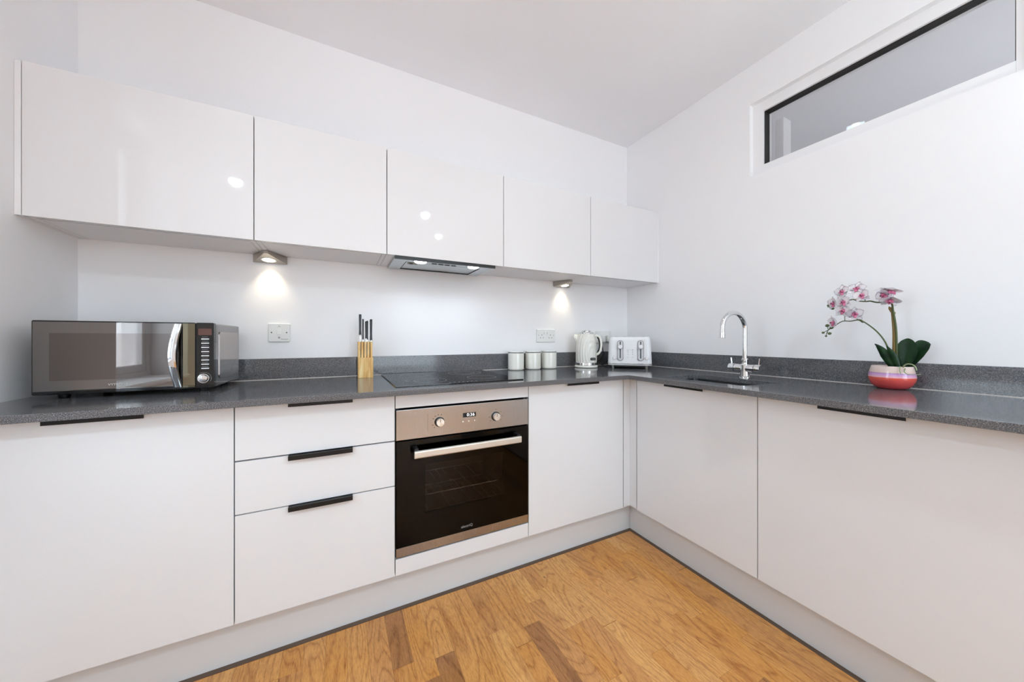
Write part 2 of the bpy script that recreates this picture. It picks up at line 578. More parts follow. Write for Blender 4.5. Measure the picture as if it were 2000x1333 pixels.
# rear wall with an unseen window added to let in fill daylight
RX0, RX1, RZ0, RZ1 = 0.2, 1.9, 0.35, 2.35
b = newbm()
box(b, XFAR_L - T, RX0, YREAR - T, YREAR, 0, ZC)
box(b, RX1, XFAR_R + T, YREAR - T, YREAR, 0, ZC)
box(b, RX0, RX1, YREAR - T, YREAR, 0, RZ0)
box(b, RX0, RX1, YREAR - T, YREAR, RZ1, ZC)
struct(obj('wall_rear', b, M['wall'], smooth=False))

# corridor behind the internal window, seen dimly through its pane
b = newbm()
box(b, XW + 1.45, XW + 1.6, -0.50, YW, 1.2, ZC)
box(b, XW + RT, XW + 1.6, -0.50, YW, 1.2, 1.3)
box(b, XW + 0.22, XW + 0.30, 1.02, 1.06, 1.3, 2.34)
struct(obj('wall_corridor', b, M['wall'], smooth=False))

def frame_ring(b, x0, x1, y0, y1, z0, z1, w, axis='x', bev=0.001):
    """rectangular ring lying in the plane normal to axis"""
    if axis == 'x':
        box(b, x0, x1, y0, y0 + w, z0, z1, bev); box(b, x0, x1, y1 - w, y1, z0, z1, bev)
        box(b, x0, x1, y0 + w, y1 - w, z0, z0 + w, bev); box(b, x0, x1, y0 + w, y1 - w, z1 - w, z1, bev)
    else:
        box(b, x0, x0 + w, y0, y1, z0, z1, bev); box(b, x1 - w, x1, y0, y1, z0, z1, bev)
        box(b, x0 + w, x1 - w, y0, y1, z0, z0 + w, bev); box(b, x0 + w, x1 - w, y0, y1, z1 - w, z1, bev)

w1 = struct(thing('window_1', None, None, (XW, (WY0 + WY1) / 2, WZ0)))
def rel(o):      # keep world coordinates for geometry built in world space
    return o
def wobj(name, b, m, parent, **k):
    """geometry written in world space, parented to an unrotated empty"""
    for v in b.verts: v.co -= parent.location
    return obj(name, b, m, parent, **k)
b = newbm(); frame_ring(b, XW + 0.028, XW + 0.11, WY0, WY1, WZ0, WZ1, 0.052)
wobj('window_frame', b, M['upvc'], w1)
b = newbm(); frame_ring(b, XW + 0.040, XW + 0.085, WY0 + 0.051, WY1 - 0.051, WZ0 + 0.051, WZ1 - 0.051, 0.004, bev=0)
wobj('gasket', b, M['gasket'], w1)
M['pane_grey'] = thin_glass('tinted_pane', (0.86, 0.86, 0.86, 1), 1.3)
b = newbm(); box(b, XW + 0.060, XW + 0.066, WY0 + 0.054, WY1 - 0.054, WZ0 + 0.054, WZ1 - 0.054)
wobj('pane', b, M['pane_grey'], w1)
lamp('corridor_glow', 'POINT', (XW + 0.95, 0.1, 1.62), 8.5, (0.92, 0.97, 1.0), 0.1)

def sash_window(name, axis, a, c0, c1, z0, z1, side):
    """sash window: outer frame, meeting rail, glazing bar, panes, sill"""
    t = struct(thing(name, None, None, (a, (c0 + c1) / 2, z0) if axis == 'x' else ((c0 + c1) / 2, a, z0)))
    zm = (z0 + z1) / 2
    def bb(b, u0, u1, v0, v1, za, zb, bev=0.0015):
        if axis == 'x': box(b, u0, u1, v0, v1, za, zb, bev)
        else: box(b, v0, v1, u0, u1, za, zb, bev)
    b = newbm()
    for v0, v1, za, zb in ((c0, c0 + .035, z0, z1), (c1 - .035, c1, z0, z1), (c0 + .035, c1 - .035, z0, z0 + .04), (c0 + .035, c1 - .035, z1 - .04, z1)):
        bb(b, a - .03, a + .03, v0, v1, za, zb)
    wobj('window_frame', b, M['upvc'], t)
    for za, zb, off in ((z0 + .04, zm + .02, .008), (zm - .02, z1 - .04, -.016)):
        b = newbm()
        bb(b, a + off - .012, a + off + .014, c0 + .035, c0 + .07, za, zb)
        bb(b, a + off - .012, a + off + .014, c1 - .07, c1 - .035, za, zb)
        bb(b, a + off - .012, a + off + .014, c0 + .07, c1 - .07, za, za + .04)
        bb(b, a + off - .012, a + off + .014, c0 + .07, c1 - .07, zb - .035, zb)
        s = wobj('sash', b, M['upvc'], t)
        b = newbm(); bb(b, a + off - .002, a + off + .002, c0 + .068, c1 - .068, za + .038, zb - .033, 0)
        for v in b.verts: v.co -= t.location
        obj('pane', b, M['glass'], s)
    b = newbm()
    if side > 0: bb(b, a + .03, a + .03 + .185, c0 + .001, c1 - .001, z0 - .012, z0 + .012, .004)
    else: bb(b, a - .03 - .1, a - .03, c0, c1, z0 - .012, z0 + .012, .004)
    wobj('window_sill', b, M['upvc'], t)
    return t
sash_window('window_2', 'x', XL - 0.20, LY0, LY1, LZ0 + .012, LZ1, 1)
sash_window('fill_window', 'y', YREAR - 0.06, RX0, RX1, RZ0, RZ1, 1)  # added behind the camera as a source of daylight

# ------------------------------------------------------------------ oak strip floor
fl = struct(bx('floor', mat('subfloor', srgb(70, 52, 36), 0.8), None, XFAR_L - T, XFAR_R + T, YREAR - T, YW + T, -0.06, -0.0125, 0))
SW = 0.0665
PX0, PX1, PY0, PY1 = -0.70, 1.4885, 0.02, 1.4405
tones = [0, 0, 1, 1, 2, 2, 3, 0, 2, 3]
x = PX1
col_i = 0
plank_mesh = {}
def plank_bm(w, l):
    b = newbm(); box(b, -w / 2 + .00015, w / 2 - .00015, -l / 2 + .00015, l / 2 - .00015, -0.012, 0, 0.0003, 1)
    return b
n_planks = 0
while x > PX0:
    w = min(SW, x - PX0)
    y = PY1
    first = True
    while y > PY0 + 0.02:
        l = random.choice([0.22, 0.30, 0.38, 0.46, 0.56])
        if first: l *= random.uniform(0.3, 1.0); first = False
        l = min(l, y - PY0)
        if w > 0.01:
            tn = random.choice(tones)
            if random.random() < 0.05: tn = 4
            key = (round(w, 4), round(l, 2), tn)
            if key not in plank_mesh:
                o = obj('plank', plank_bm(w, l), OAK[tn], fl, smooth=False)
                plank_mesh[key] = o.data
            else:
                o = bpy.data.objects.new('plank', plank_mesh[key]); COL.objects.link(o); o.parent = fl
            # meshes are shared by rounded length, so set the exact length by scale
            o.scale = (1, 1, 1)
            o.location = (x - w / 2, y - round(l, 2) / 2 if l == round(l, 2) else y - l / 2, 0)
            if abs(l - round(l, 2)) > 1e-4: o.scale = (1, l / max(round(l, 2), 0.01), 1)
            n_planks += 1
        y -= l
    x -= w
    col_i += 1
# the rest of the floor, behind the camera and under the units: joined strips
for k in range(2):
    b = newbm()
    xx = XFAR_L if k == 0 else XFAR_L + SW
    while xx < XFAR_R:
        yy = YREAR
        while yy < YW:
            l = random.uniform(0.3, 0.6)
            y1 = min(yy + l, YW)
            segs = [(yy, y1)]
            if xx + SW > PX0 and xx < PX1:
                segs = [(s0, s1) for s0, s1 in ((yy, min(y1, PY0)), (max(yy, PY1 + 0.0), y1)) if s1 - s0 > 0.002]
            for s0, s1 in segs:
                box(b, xx + .0003, min(xx + SW, XFAR_R) - .0003, s0 + .0003, s1 - .0003, -0.012, -0.0002 if (PX0 - SW < xx < PX1) else 0)
            yy = y1
        xx += SW * 2
    tag(obj('plank', b, OAK[k], fl, smooth=False), kind='stuff')

# dark cork strip along the plinths
b = newbm(); box(b, XL, 1.4905, 1.424, 1.4425, -0.010, 0.0025, 0.001); struct(obj('trim_1', b, M['dark_trim']))
b = newbm(); box(b, 1.4725, 1.4905, -0.5, 1.424, -0.010, 0.0025, 0.001); struct(obj('trim_2', b, M['dark_trim']))

# ------------------------------------------------------------------ base units
YD, XR = 1.3983, 1.4458
ZB, ZT, ZW, WTH = 0.159, 0.872, 0.897, 0.022
XJ = -0.304
DT = 0.019
G = 0.0016   # half gap between fronts

def handle(parent, a0, a1, ztop, run):
    """black edge pull: a strip over the top edge of the front with a folded lip"""
    b = newbm()
    if run == 'back':
        prism(b, [(YD + .012, ztop), (YD + .012, ztop + .0022), (YD - .018, ztop + .0022), (YD - .018, ztop - .013), (YD - .016, ztop - .013), (YD - .016, ztop)], a0, a1, 'x')
    else:
        prism(b, [(XR + .012, ztop), (XR + .012, ztop + .0022), (XR - .018, ztop + .0022), (XR - .018, ztop - .013), (XR - .016, ztop - .013), (XR - .016, ztop)], a0, a1, 'y')
    for v in b.verts: v.co -= base_of(parent)
    return obj('handle', b, M['black_metal'], parent)

def base_of(o):
    v = Vector((0, 0, 0))
    while o is not None:
        v += o.location
        o = o.parent
    return v

def wbox(name, m, parent, x0, x1, y0, y1, z0, z1, bev=0.001, seg=2, **k):
    b = newbm(); box(b, x0, x1, y0, y1, z0, z1, bev, seg)
    for v in b.verts: v.co -= base_of(parent)
    return obj(name, b, m, parent, **k)

def base_unit(label, a0, a1, fronts, run='back', handles=(), cname='base_cabinet'):
    """fronts: list of (z0, z1, kind)"""
    ma = (a0 + a1) / 2
    if run == 'back': t = thing(cname, label, 'cabinet', (ma, YD + 0.29, ZB))
    else: t = thing(cname, label, 'cabinet', (XR + 0.28, ma, ZB))
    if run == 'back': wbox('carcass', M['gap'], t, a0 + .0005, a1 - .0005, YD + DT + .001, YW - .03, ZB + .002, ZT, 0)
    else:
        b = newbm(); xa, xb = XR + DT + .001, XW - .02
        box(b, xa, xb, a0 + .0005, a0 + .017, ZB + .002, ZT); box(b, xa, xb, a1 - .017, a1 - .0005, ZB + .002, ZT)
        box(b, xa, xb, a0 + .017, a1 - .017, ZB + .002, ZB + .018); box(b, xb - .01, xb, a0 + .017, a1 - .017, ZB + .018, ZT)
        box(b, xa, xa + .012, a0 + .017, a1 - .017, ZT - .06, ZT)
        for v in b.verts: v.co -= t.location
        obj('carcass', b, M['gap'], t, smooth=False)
    for z0, z1, kind, hand in fronts:
        if run == 'back': d = wbox(kind, M['gloss_base'], t, a0 + G, a1 - G, YD, YD + DT, z0, z1, 0.0012)
        else: d = wbox(kind, M['gloss_base'], t, XR, XR + DT, a0 + G, a1 - G, z0, z1, 0.0012)
        if hand is not None: handle(d, hand - .1, hand + .1, z1, run)
    return t

Z1 = 0.8700
base_unit('white base cabinet with one wide door, standing furthest left below the microwave', XJ - .6, XJ, [(ZB, Z1, 'door', XJ - .307)])
base_unit('white three-drawer base cabinet left of the oven, black edge pulls', XJ, XJ + .5,
          [(.6915, Z1, 'drawer_front', XJ + .249), (.5150, .6865, 'drawer_front', XJ + .249), (ZB, .5110, 'drawer_front', XJ + .249)])
base_unit('white base cabinet right of the oven, in the corner', XJ + 1.1, XJ + 1.7, [(ZB, Z1, 'door', XJ + 1.414)])
base_unit('white base cabinet under the sink on the right-hand run', .748, 1.348, [(ZB, Z1, 'door', 1.061)], 'right')
base_unit('white base cabinet below the orchid pot on the right-hand run', .148, .748, [(ZB, Z1, 'door', .456)], 'right')
base_unit('white base cabinet past the orchid end of the right-hand run', -.452, .148, [(ZB, Z1, 'door', -.15)], 'right')

# oven housing
OX0, OX1 = XJ + .5, XJ + 1.1
t = thing('oven_housing', 'white cabinet housing around the built-in oven with narrow panels above and below it', 'cabinet', ((OX0 + OX1) / 2, YD + .29, ZB))
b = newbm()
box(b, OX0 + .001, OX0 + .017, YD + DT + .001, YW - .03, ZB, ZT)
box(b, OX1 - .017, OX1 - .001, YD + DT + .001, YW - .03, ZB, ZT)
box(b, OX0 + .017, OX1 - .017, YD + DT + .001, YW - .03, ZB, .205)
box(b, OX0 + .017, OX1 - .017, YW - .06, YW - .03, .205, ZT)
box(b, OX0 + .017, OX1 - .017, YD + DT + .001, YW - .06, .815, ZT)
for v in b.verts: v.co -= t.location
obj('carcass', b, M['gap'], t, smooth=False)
wbox('top_panel', M['gloss_base'], t, OX0 + G, OX1 - G, YD, YD + DT, .8165, Z1, .0012)
wbox('bottom_panel', M['gloss_base'], t, OX0 + G, OX1 - G, YD, YD + DT, ZB, .2225, .0012)

# corner posts between the two runs
t = thing('corner_filler', 'white L-shaped corner filler post where the two runs of base cabinets meet', 'filler', (XR, YD, ZB))
wbox('filler_panel', M['gloss_base'], t, XJ + 1.7 + .0062, XR + .0025, YD + .003, YD + .022, ZB, ZT)
wbox('filler_panel', M['gloss_base'], t, XR + .003, XR + .022, 1.348 + .0062, YD + .022, ZB, ZT)
# plinths
tag(bx('plinth', M['plinth'], None, XL + .001, 1.4903, 1.4425, 1.4585, 0.001, 0.157, .0008), 'long pale grey plinth under the base cabinets beside and below the oven', 'plinth')
tag(bx('plinth', M['plinth'], None, 1.4905, 1.5065, -.452, 1.4423, 0.001, 0.157, .0008), 'pale grey plinth along the floor under the sink-side run of base cabinets', 'plinth')

# ------------------------------------------------------------------ worktop (one L-shaped slab with a sink cut-out) and upstands
YE, XE = 1.3363, 1.373
SX0, SX1, SY0, SY1 = 1.482, 1.735, 0.815, 1.208
def slab():
    b = bmesh.new()
    xs = [XL + .001, XE, SX0, SX1, XW - .0005]
    ys = [-.455, SY0, SY1, YE, YW - .0005]
    vs = {}
    def V(i, j):
        if (i, j) not in vs: vs[(i, j)] = b.verts.new((xs[i], ys[j], ZW - WTH))
        return vs[(i, j)]
    for i in range(4):
        for j in range(4):
            if i == 0 and j < 3: continue
            if i == 2 and j == 1: continue
            b.faces.new((V(i, j), V(i + 1, j), V(i + 1, j + 1), V(i, j + 1)))
    r = bmesh.ops.extrude_face_region(b, geom=b.faces[:])
    bmesh.ops.translate(b, vec=(0, 0, WTH), verts=[g for g in r['geom'] if isinstance(g, bmesh.types.BMVert)])
    bmesh.ops.recalc_face_normals(b, faces=b.faces[:])
    # round the sink cut-out corners, then ease all hard edges
    ed = [e for e in b.edges if abs(e.verts[0].co.z - e.verts[1].co.z) > .01 and SX0 - .001 < e.verts[0].co.x < SX1 + .001 and SY0 - .001 < e.verts[0].co.y < SY1 + .001]
    bmesh.ops.bevel(b, geom=ed, offset=.018, segments=5, profile=.5, affect='EDGES')
    ed = [e for e in b.edges if len(e.link_faces) == 2 and e.calc_face_angle(0) > R(50) and abs(e.verts[0].co.z - e.verts[1].co.z) < .001]
    bmesh.ops.bevel(b, geom=ed, offset=.0012, segments=2, profile=.5, affect='EDGES')
    return b
wt = obj('worktop', slab(), M['quartz'])
tag(wt, 'dark grey speckled quartz worktop running in an L around the corner', 'worktop')

ZS = 0.9965
us = obj('upstand', (lambda b: (box(b, XL + .001, XW - .0205, YW - .020, YW - .0005, ZW + .0005, ZS, .001), b)[1])(newbm()), M['quartz'])
tag(us, 'dark grey quartz upstand along the back wall behind the hob', 'upstand')
b = newbm(); box(b, XL + .002, XW - .021, YW - .0225, YW - .0195, ZW + .0002, ZW + .0025); obj('sealant_line', b, M['sealant'], us)
us = obj('upstand', (lambda b: (box(b, XW - .020, XW - .0005, -.455, YW - .001, ZW + .0005, ZS, .001), b)[1])(newbm()), M['quartz'])
tag(us, 'dark grey quartz upstand along the right wall behind the tap and orchid', 'upstand')
b = newbm(); box(b, XW - .0225, XW - .0195, -.454, YW - .023, ZW + .0002, ZW + .0022); obj('sealant_line', b, M['sealant'], us)

# ------------------------------------------------------------------ sink and tap
t = thing('sink', 'small rectangular undermount sink sunk into the worktop in front of the tap', 'sink', ((SX0 + SX1) / 2, (SY0 + SY1) / 2, ZW - .19))
b = newbm()
def open_bowl(b, x0, x1, y0, y1, z0, z1, rad, th):
    c = bmesh.new()
    bmesh.ops.create_cube(c, size=1.0)
    for v in c.verts:
        v.co = Vector((x0 + (v.co.x + .5) * (x1 - x0), y0 + (v.co.y + .5) * (y1 - y0), z0 + (v.co.z + .5) * (z1 - z0)))
    top = [f for f in c.faces if f.normal.z > .9]
    bmesh.ops.delete(c, geom=top, context='FACES_ONLY')
    ed = [e for e in c.edges if not e.is_boundary]
    bmesh.ops.bevel(c, geom=ed, offset=rad, segments=5, profile=.5, affect='EDGES')
    bmesh.ops.recalc_face_normals(c, faces=c.faces[:])
    bmesh.ops.solidify(c, geom=c.faces[:], thickness=-th)
    bmesh.ops.recalc_face_normals(c, faces=c.faces[:])
    merge(b, c)
open_bowl(b, SX0 - .004, SX1 + .004, SY0 - .004, SY1 + .004, ZW - .185, ZW - WTH - .0005, .02, .0015)
for v in b.verts: v.co -= t.location
obj('bowl', b, M['sink_steel'], t)
b = newbm(); lathe(b, [(0, .004), (.03, .004), (.036, .007), (.041, .008), (.043, .005), (.043, 0)], 32); obj('drain', b, M['chrome'], t, loc=(0, 0, .006))
b = newbm(); lathe(b, [(0, 0), (.010, 0), (.012, .002), (.012, .004), (0, .004)], 20)
obj('overflow', b, M['chrome'], t, loc=(SX1 - (SX0 + SX1) / 2 + .001, .12, .13), rot=(0, -R(90), 0))

TX, TY = 1.820, 1.000
t = thing('kitchen_tap', 'chrome swan-neck mixer tap with two levers, standing behind the sink', 'tap', (TX, TY, ZW))
b = newbm(); lathe(b, [(.026, 0), (.026, .003), (.0205, .006), (.0195, .03), (.019, .062), (.0145, .066), (.0135, .075), (.0150, .078), (.0150, .090), (.0125, .093), (.0118, .096)], 36); obj('tap_body', b, M['chrome'], t)
b = newbm()
R1 = .092
pts = [(0, 0, .094), (0, 0, .14), (0, 0, .2), (0, 0, .245)]
for k in range(1, 13):
    a = math.pi * k / 12 * 0.98
    pts.append((-R1 + R1 * math.cos(a), 0, .245 + R1 * .82 * math.sin(a)))
pts += [(-2 * R1 - .001, 0, .22)]
tube(b, pts, .0112, 20, 3)
cyl(b, (-2 * R1 - .001, 0, .224), (-2 * R1 - .0025, 0, .198), .0125, .0138, 24, .0015)
obj('spout', b, M['chrome'], t)
for s in (-1, 1):
    b = newbm()
    cyl(b, (0, s * .010, .045), (0, s * .046, .045), .0195, .0205, 28, .001)
    cyl(b, (0, s * .048, .045), (0, s * .074, .045), .0215, .0215, 28, .0015)
    tube(b, [(0, s * .064, .060), (0, s * .065, .08), (0, s * .067, .096)], .0036, 10, 4)
    obj('lever', b, M['chrome'], t)

# ------------------------------------------------------------------ built-in oven
OXC = (OX0 + OX1) / 2
t = thing('built_in_oven', 'stainless steel and black glass built-in oven below the hob', 'oven', (OXC, YD, .2275))
W2 = .2965
YF = YD - .004   # front plane of oven fascia
def ob(name, m, parent, x0, x1, y0, y1, z0, z1, bev=.001, **k):
    b = newbm(); box(b, x0, x1, y0 - YD, y1 - YD, z0 - .2275, z1 - .2275, bev)
    return obj(name, b, m, parent, **k)
ob('control_panel', M['steel'], t, -W2, W2, YF, YF + .022, .690, .8085, .0015)
dz0, dz1 = .2300, .6835
door = ob('oven_door', M['steel'], t, -W2, W2, YF, YF + .022, dz0, .2655, .0012)
# glass front with window opening in its black backing
b = newbm()
wx0, wx1, wz0, wz1 = .314 - OXC, .668 - OXC, .378, .578
yb0, yb1 = YF + .007 - YD, YF + .022 - YD
for x0, x1, z0, z1 in ((-W2, wx0, .266, dz1), (wx1, W2, .266, dz1), (wx0, wx1, .266, wz0), (wx0, wx1, wz1, dz1)):
    box(b, x0, x1, yb0, yb1, z0 - .2275, z1 - .2275)
obj('door_backing', b, M['matt_black'], door, smooth=False)
b = newbm(); box(b, -W2, W2, YF - YD, yb0 - .0005, .266 - .2275, dz1 - .2275, .0008)
obj('door_glass', b, M['oven_glass'], door)
# handle: wide satin bar on two black stand-offs
b = newbm(); rbox(b, -.235, .235, YF - .050 - YD, YF - .036 - YD, .6235 - .2275, .6530 - .2275, .006, 'x', 5, .001)
M['satin_bar'] = mat('satin_bar', srgb(214, 208, 198), 0.36, metal=0.55)
h = obj('handle', b, M['satin_bar'], door)
for s in (-1, 1):
    b = newbm(); box(b, s * .226 - .008, s * .226 + .008, YF - .040 - YD, YF + .001 - YD, .640 - .2275, .660 - .2275, .002)
    obj('handle_bracket', b, M['black_satin'], h)
# cavity
b = newbm()
for a in ((-.2, .2, YD + .04, YD + .34, .325, .33), (-.2, .2, YD + .04, YD + .34, .60, .605), (-.205, -.2, YD + .04, YD + .34, .33, .6), (.2, .205, YD + .04, YD + .34, .33, .6), (-.2, .2, YD + .33, YD + .34, .33, .6)):
    box(b, a[0], a[1], a[2] - YD, a[3] - YD, a[4] - .2275, a[5] - .2275)
obj('cavity', b, M['oven_inner'], t, smooth=False)
for zr in (.432, .362):
    b = newbm()
    for k in range(13):
        xx = -.19 + k * .38 / 12
        cyl(b, (xx, .05, zr - .2275), (xx, .31, zr - .2275), .0012, seg=6)
    cyl(b, (-.195, .05, zr - .2275), (.195, .05, zr - .2275), .0025, seg=8)
    cyl(b, (-.195, .31, zr - .2275), (.195, .31, zr - .2275), .0025, seg=8)
    obj('oven_rack', b, M['steel_bright'], t)
# knobs
for kx, kz in ((.371, .7465), (.6255, .7435)):
    b = newbm(); lathe(b, [(0, 0), (.0205, 0), (.0205, .003), (0, .003)], 36)
    k0 = obj('knob', b, M['black_satin'], t, loc=(kx - OXC, YF - YD, kz - .2275), rot=(R(90), 0, 0))
    b = newbm(); lathe(b, [(0, .003), (.0170, .003), (.0166, .016), (.0155, .0175), (0, .0175)], 36); obj('knob_cap', b, M['steel_bright'], k0)
    b = newbm(); box(b, -.0008, .0008, .002, .014, .0172, .0180); obj('pointer', b, M['print_dark'], k0)
# clock display and three buttons
ob('display', M['print_black'], t, .472 - OXC, .531 - OXC, YF - .0008, YF + .001, .7535, .7725, .0003)
text('display_digits', '0:36', .0185, M['led_digits'], t, (.507 - OXC, YF - .0012 - YD, .7630 - .2275), sx=1.15)
for k in range(3):
    b = newbm(); lathe(b, [(0, 0), (.0042, 0), (.0040, .003), (.003, .004), (0, .004)], 16)
    obj('button', b, M['steel_bright'], t, loc=(.4725 + k * .0265 - OXC, YF - YD, .7365 - .2275), rot=(R(90), 0, 0))
# printed marks around the knobs
b = newbm()
for ang in (150, 125, 100, 75, 200, 225):
    c = Vector((.371 - OXC + .030 * math.cos(R(ang)), 0, .7465 - .2275 + .030 * math.sin(R(ang))))
    box(b, c.x - .0018, c.x + .0018, YF - .0004 - YD, YF - YD, c.z - .0012, c.z + .0012)
box(b, .322 - OXC, .3225 - OXC, YF - .0003 - YD, YF - YD, .715 - .2275, .782 - .2275)
for ang in (0, 35, -35, 180, 215, 90):
    c = Vector((.6255 - OXC + .031 * math.cos(R(ang)), 0, .7435 - .2275 + .031 * math.sin(R(ang))))
    box(b, c.x - .0022, c.x + .0022, YF - .0004 - YD, YF - YD, c.z - .0008, c.z + .0008)
tag(obj('panel_print', b, M['print_dark'], t, smooth=False), kind='stuff')
text('lettering', 'electriQ', .0155, M['print_grey'], door, (.490 - OXC, YF - .0003 - YD, .2865 - .2275))

# ------------------------------------------------------------------ hob
t = thing('ceramic_hob', 'black glass ceramic hob set on the worktop above the oven', 'hob', (.4875, 1.668, ZW))
b = newbm(); box(b, -.2875, .2875, -.260, .260, 0.0002, .0050, .0012)
obj('glass_plate', b, M['black_gloss'], t)
for cx, cy, r in ((-.135, -.115, .09), (-.140, .125, .072), (.140, -.100, .072), (.130, .130, .09)):
    b = newbm()
    for rr in ((r,) if r < .08 else (r, r * .62)):
        lathe(b, [(rr, .0050), (rr, .0053), (rr - .0012, .0053), (rr - .0012, .0050)], 64, (cx, cy), cap=False)
    obj('cooking_zone', b, M['print_grey'], t)
b = newbm()
for k in range(7):
    box(b, -.06 + k * .02 - .003, -.06 + k * .02 + .003, -.238, -.233, .0050, .0053)
obj('touch_controls', b, M['print_grey'], t, smooth=False)

# ------------------------------------------------------------------ wall cabinets
YU = 1.6735
ZU0, ZU1 = 1.4842, 1.9781
UJ = -.302
ups = [(UJ - .6, UJ, 'white gloss wall cabinet furthest left, above the microwave'),
       (UJ, UJ + .5, 'white gloss wall cabinet just left of the extractor cabinet'),
       (UJ + .5, UJ + 1.1, 'white gloss wall cabinet in the middle holding the cooker hood'),
       (UJ + 1.1, UJ + 1.7, 'white gloss wall cabinet just right of the extractor cabinet'),
       (UJ + 1.7, UJ + 2.3, 'white gloss wall cabinet furthest right, against the right wall')]
for i, (a0, a1, lab) in enumerate(ups):
    t = thing('wall_cabinet', lab, 'cabinet', ((a0 + a1) / 2, (YU + YW) / 2, ZU0))
    y0, y1 = YU + DT + .002, YW - .001
    if i != 2:
        wbox('carcass', M['carcass'], t, a0 + .0004, a1 - .0004, y0, y1, ZU0 + .007, ZU1 - .004, 0)
        wbox('side_edge', M['carcass'], t, a0 + .0008, a0 + .0178, y0, y1, ZU0 + .0015, ZU0 + .0075, .0004)
        wbox('side_edge', M['carcass'], t, a1 - .0178, a1 - .0008, y0, y1, ZU0 + .0015, ZU0 + .0075, .0004)
        wbox('bottom_panel', M['carcass'], t, a0 + .0195, a1 - .0195, y0 + .022, y1 - .002, ZU0 + .0022, ZU0 + .0068, .0003)
        wbox('gap_strip', mat('bluish_gap', (0.5, .55, .6, 1), .35, metal=.8) if i == 0 else M['carcass'], t, a0 + .0195, a1 - .0195, y0 + .001, y0 + .0205, ZU0 + .003, ZU0 + .0068, .0003)  # added strip where the gap behind the door shows, bluish look coloured in
    else:
        wbox('carcass', M['carcass'], t, a0 + .0004, a1 - .0004, y0, y1, ZU0 + .0015, ZU1 - .004, 0)
    wbox('door', M['gloss'], t, a0 + G, a1 - G, YU, YU + DT, ZU0, ZU1, .0012)
    wbox('gap_shade_strip', M['gap'], t, a0 - .0004, a0 + .003, YU + DT - .004, YU + DT + .002, ZU0 + .004, ZU1 - .004, 0) if i else None  # dark strip standing in for the shade between neighbouring doors
tag(bx('end_panel', M['carcass'], None, XL + .0005, UJ - .6 - .0008, YU + .001, YW - .001, ZU0 + .0005, ZU1 - .002, .0006), 'narrow white end panel between the left wall and the wall cabinets', 'panel')
tag(bx('end_panel', M['carcass'], None, UJ + 2.3 + .0010, XW - .0008, YU + .002, YW - .001, ZU0 + .0005, ZU1 - .002, .0006), 'narrow white end panel between the wall cabinets and the right wall', 'panel')

# ------------------------------------------------------------------ cooker hood under the middle cabinet
hx0, hx1, hy0, hy1, hz = .236, .748, 1.690, 1.964, 1.474
t = thing('cooker_hood', 'flat steel cooker hood with two lit lamps under the middle wall cabinet', 'hood', ((hx0 + hx1) / 2, (hy0 + hy1) / 2, hz))
b = newbm(); frame_ring_w = .045
for a in ((hx0, hx1, hy0, hy0 + .055), (hx0, hx1, hy1 - .022, hy1), (hx0, hx0 + .06, hy0 + .055, hy1 - .022), (hx1 - .06, hx1, hy0 + .055, hy1 - .022)):
    box(b, a[0], a[1], a[2], a[3], hz, hz + .0100, .0008)
for v in b.verts: v.co -= t.location
obj('hood_frame', b, M['hood_metal'], t)
wbox('front_lip', M['black_satin'], t, hx0 - .002, hx1 + .002, YU + .002, hy0 - .001, hz - .005, hz + .0098, .001)
f = wbox('filter_panel', M['hood_metal'], t, hx0 + .063, hx1 - .063, hy0 + .058, hy1 - .025, hz + .003, hz + .009, .001)
b = newbm(); frame_ring(b, hx0 + .060, hx1 - .060, hy0 + .055, hy1 - .022, hz + .001, hz + .0090, .0026, 'z', 0)
# a thin dark joint around the filter
b.free(); b = newbm()
for a in ((hx0 + .0600, hx1 - .0600, hy0 + .0550, hy0 + .0565), (hx0 + .060, hx1 - .060, hy1 - .030, hy1 - .022), (hx0 + .060, hx0 + .063, hy0 + .058, hy1 - .025), (hx1 - .063, hx1 - .060, hy0 + .058, hy1 - .025)):
    box(b, a[0], a[1], a[2], a[3], hz - .0004, hz + .009)
for v in b.verts: v.co -= t.location
obj('filter_joint', b, M['plastic_dark'], t, smooth=False)
b = newbm(); rbox(b, hx0 + .075, hx0 + .125, hy0 + .075, hy0 + .115, hz + .0005, hz + .0035, .006)
for v in b.verts: v.co -= base_of(f)
lt = obj('latch', b, M['cream_dark'], f)
b = newbm(); rbox(b, hx0 + .083, hx0 + .100, hy0 + .083, hy0 + .107, hz - .001, hz + .001, .003)
for v in b.verts: v.co -= base_of(f)
obj('latch_slot', b, M['plastic_dark'], f)
for k in range(4):
    wbox('control_button', M['black_satin'], t, hx0 + .186 + k * .034, hx0 + .210 + k * .034, hy0 + .040, hy0 + .050, hz - .003, hz + .001, .001)
for lx in (hx0 + .126, hx1 - .108):
    b = newbm(); lathe(b, [(0, 0), (.026, 0), (.029, .002), (.029, .004), (0, .004)], 32)
    lh = obj('hood_lamp', b, M['lamp_cool'], t, loc=(lx - t.location.x, hy0 + .030 - t.location.y, -.0045))
    lamp('hood_beam', 'SPOT', (lx, hy0 + .05, hz - .012), HOOD_W, (.80, .95, 1.12), .028, R(150), 1.0, (R(4), 0, 0))

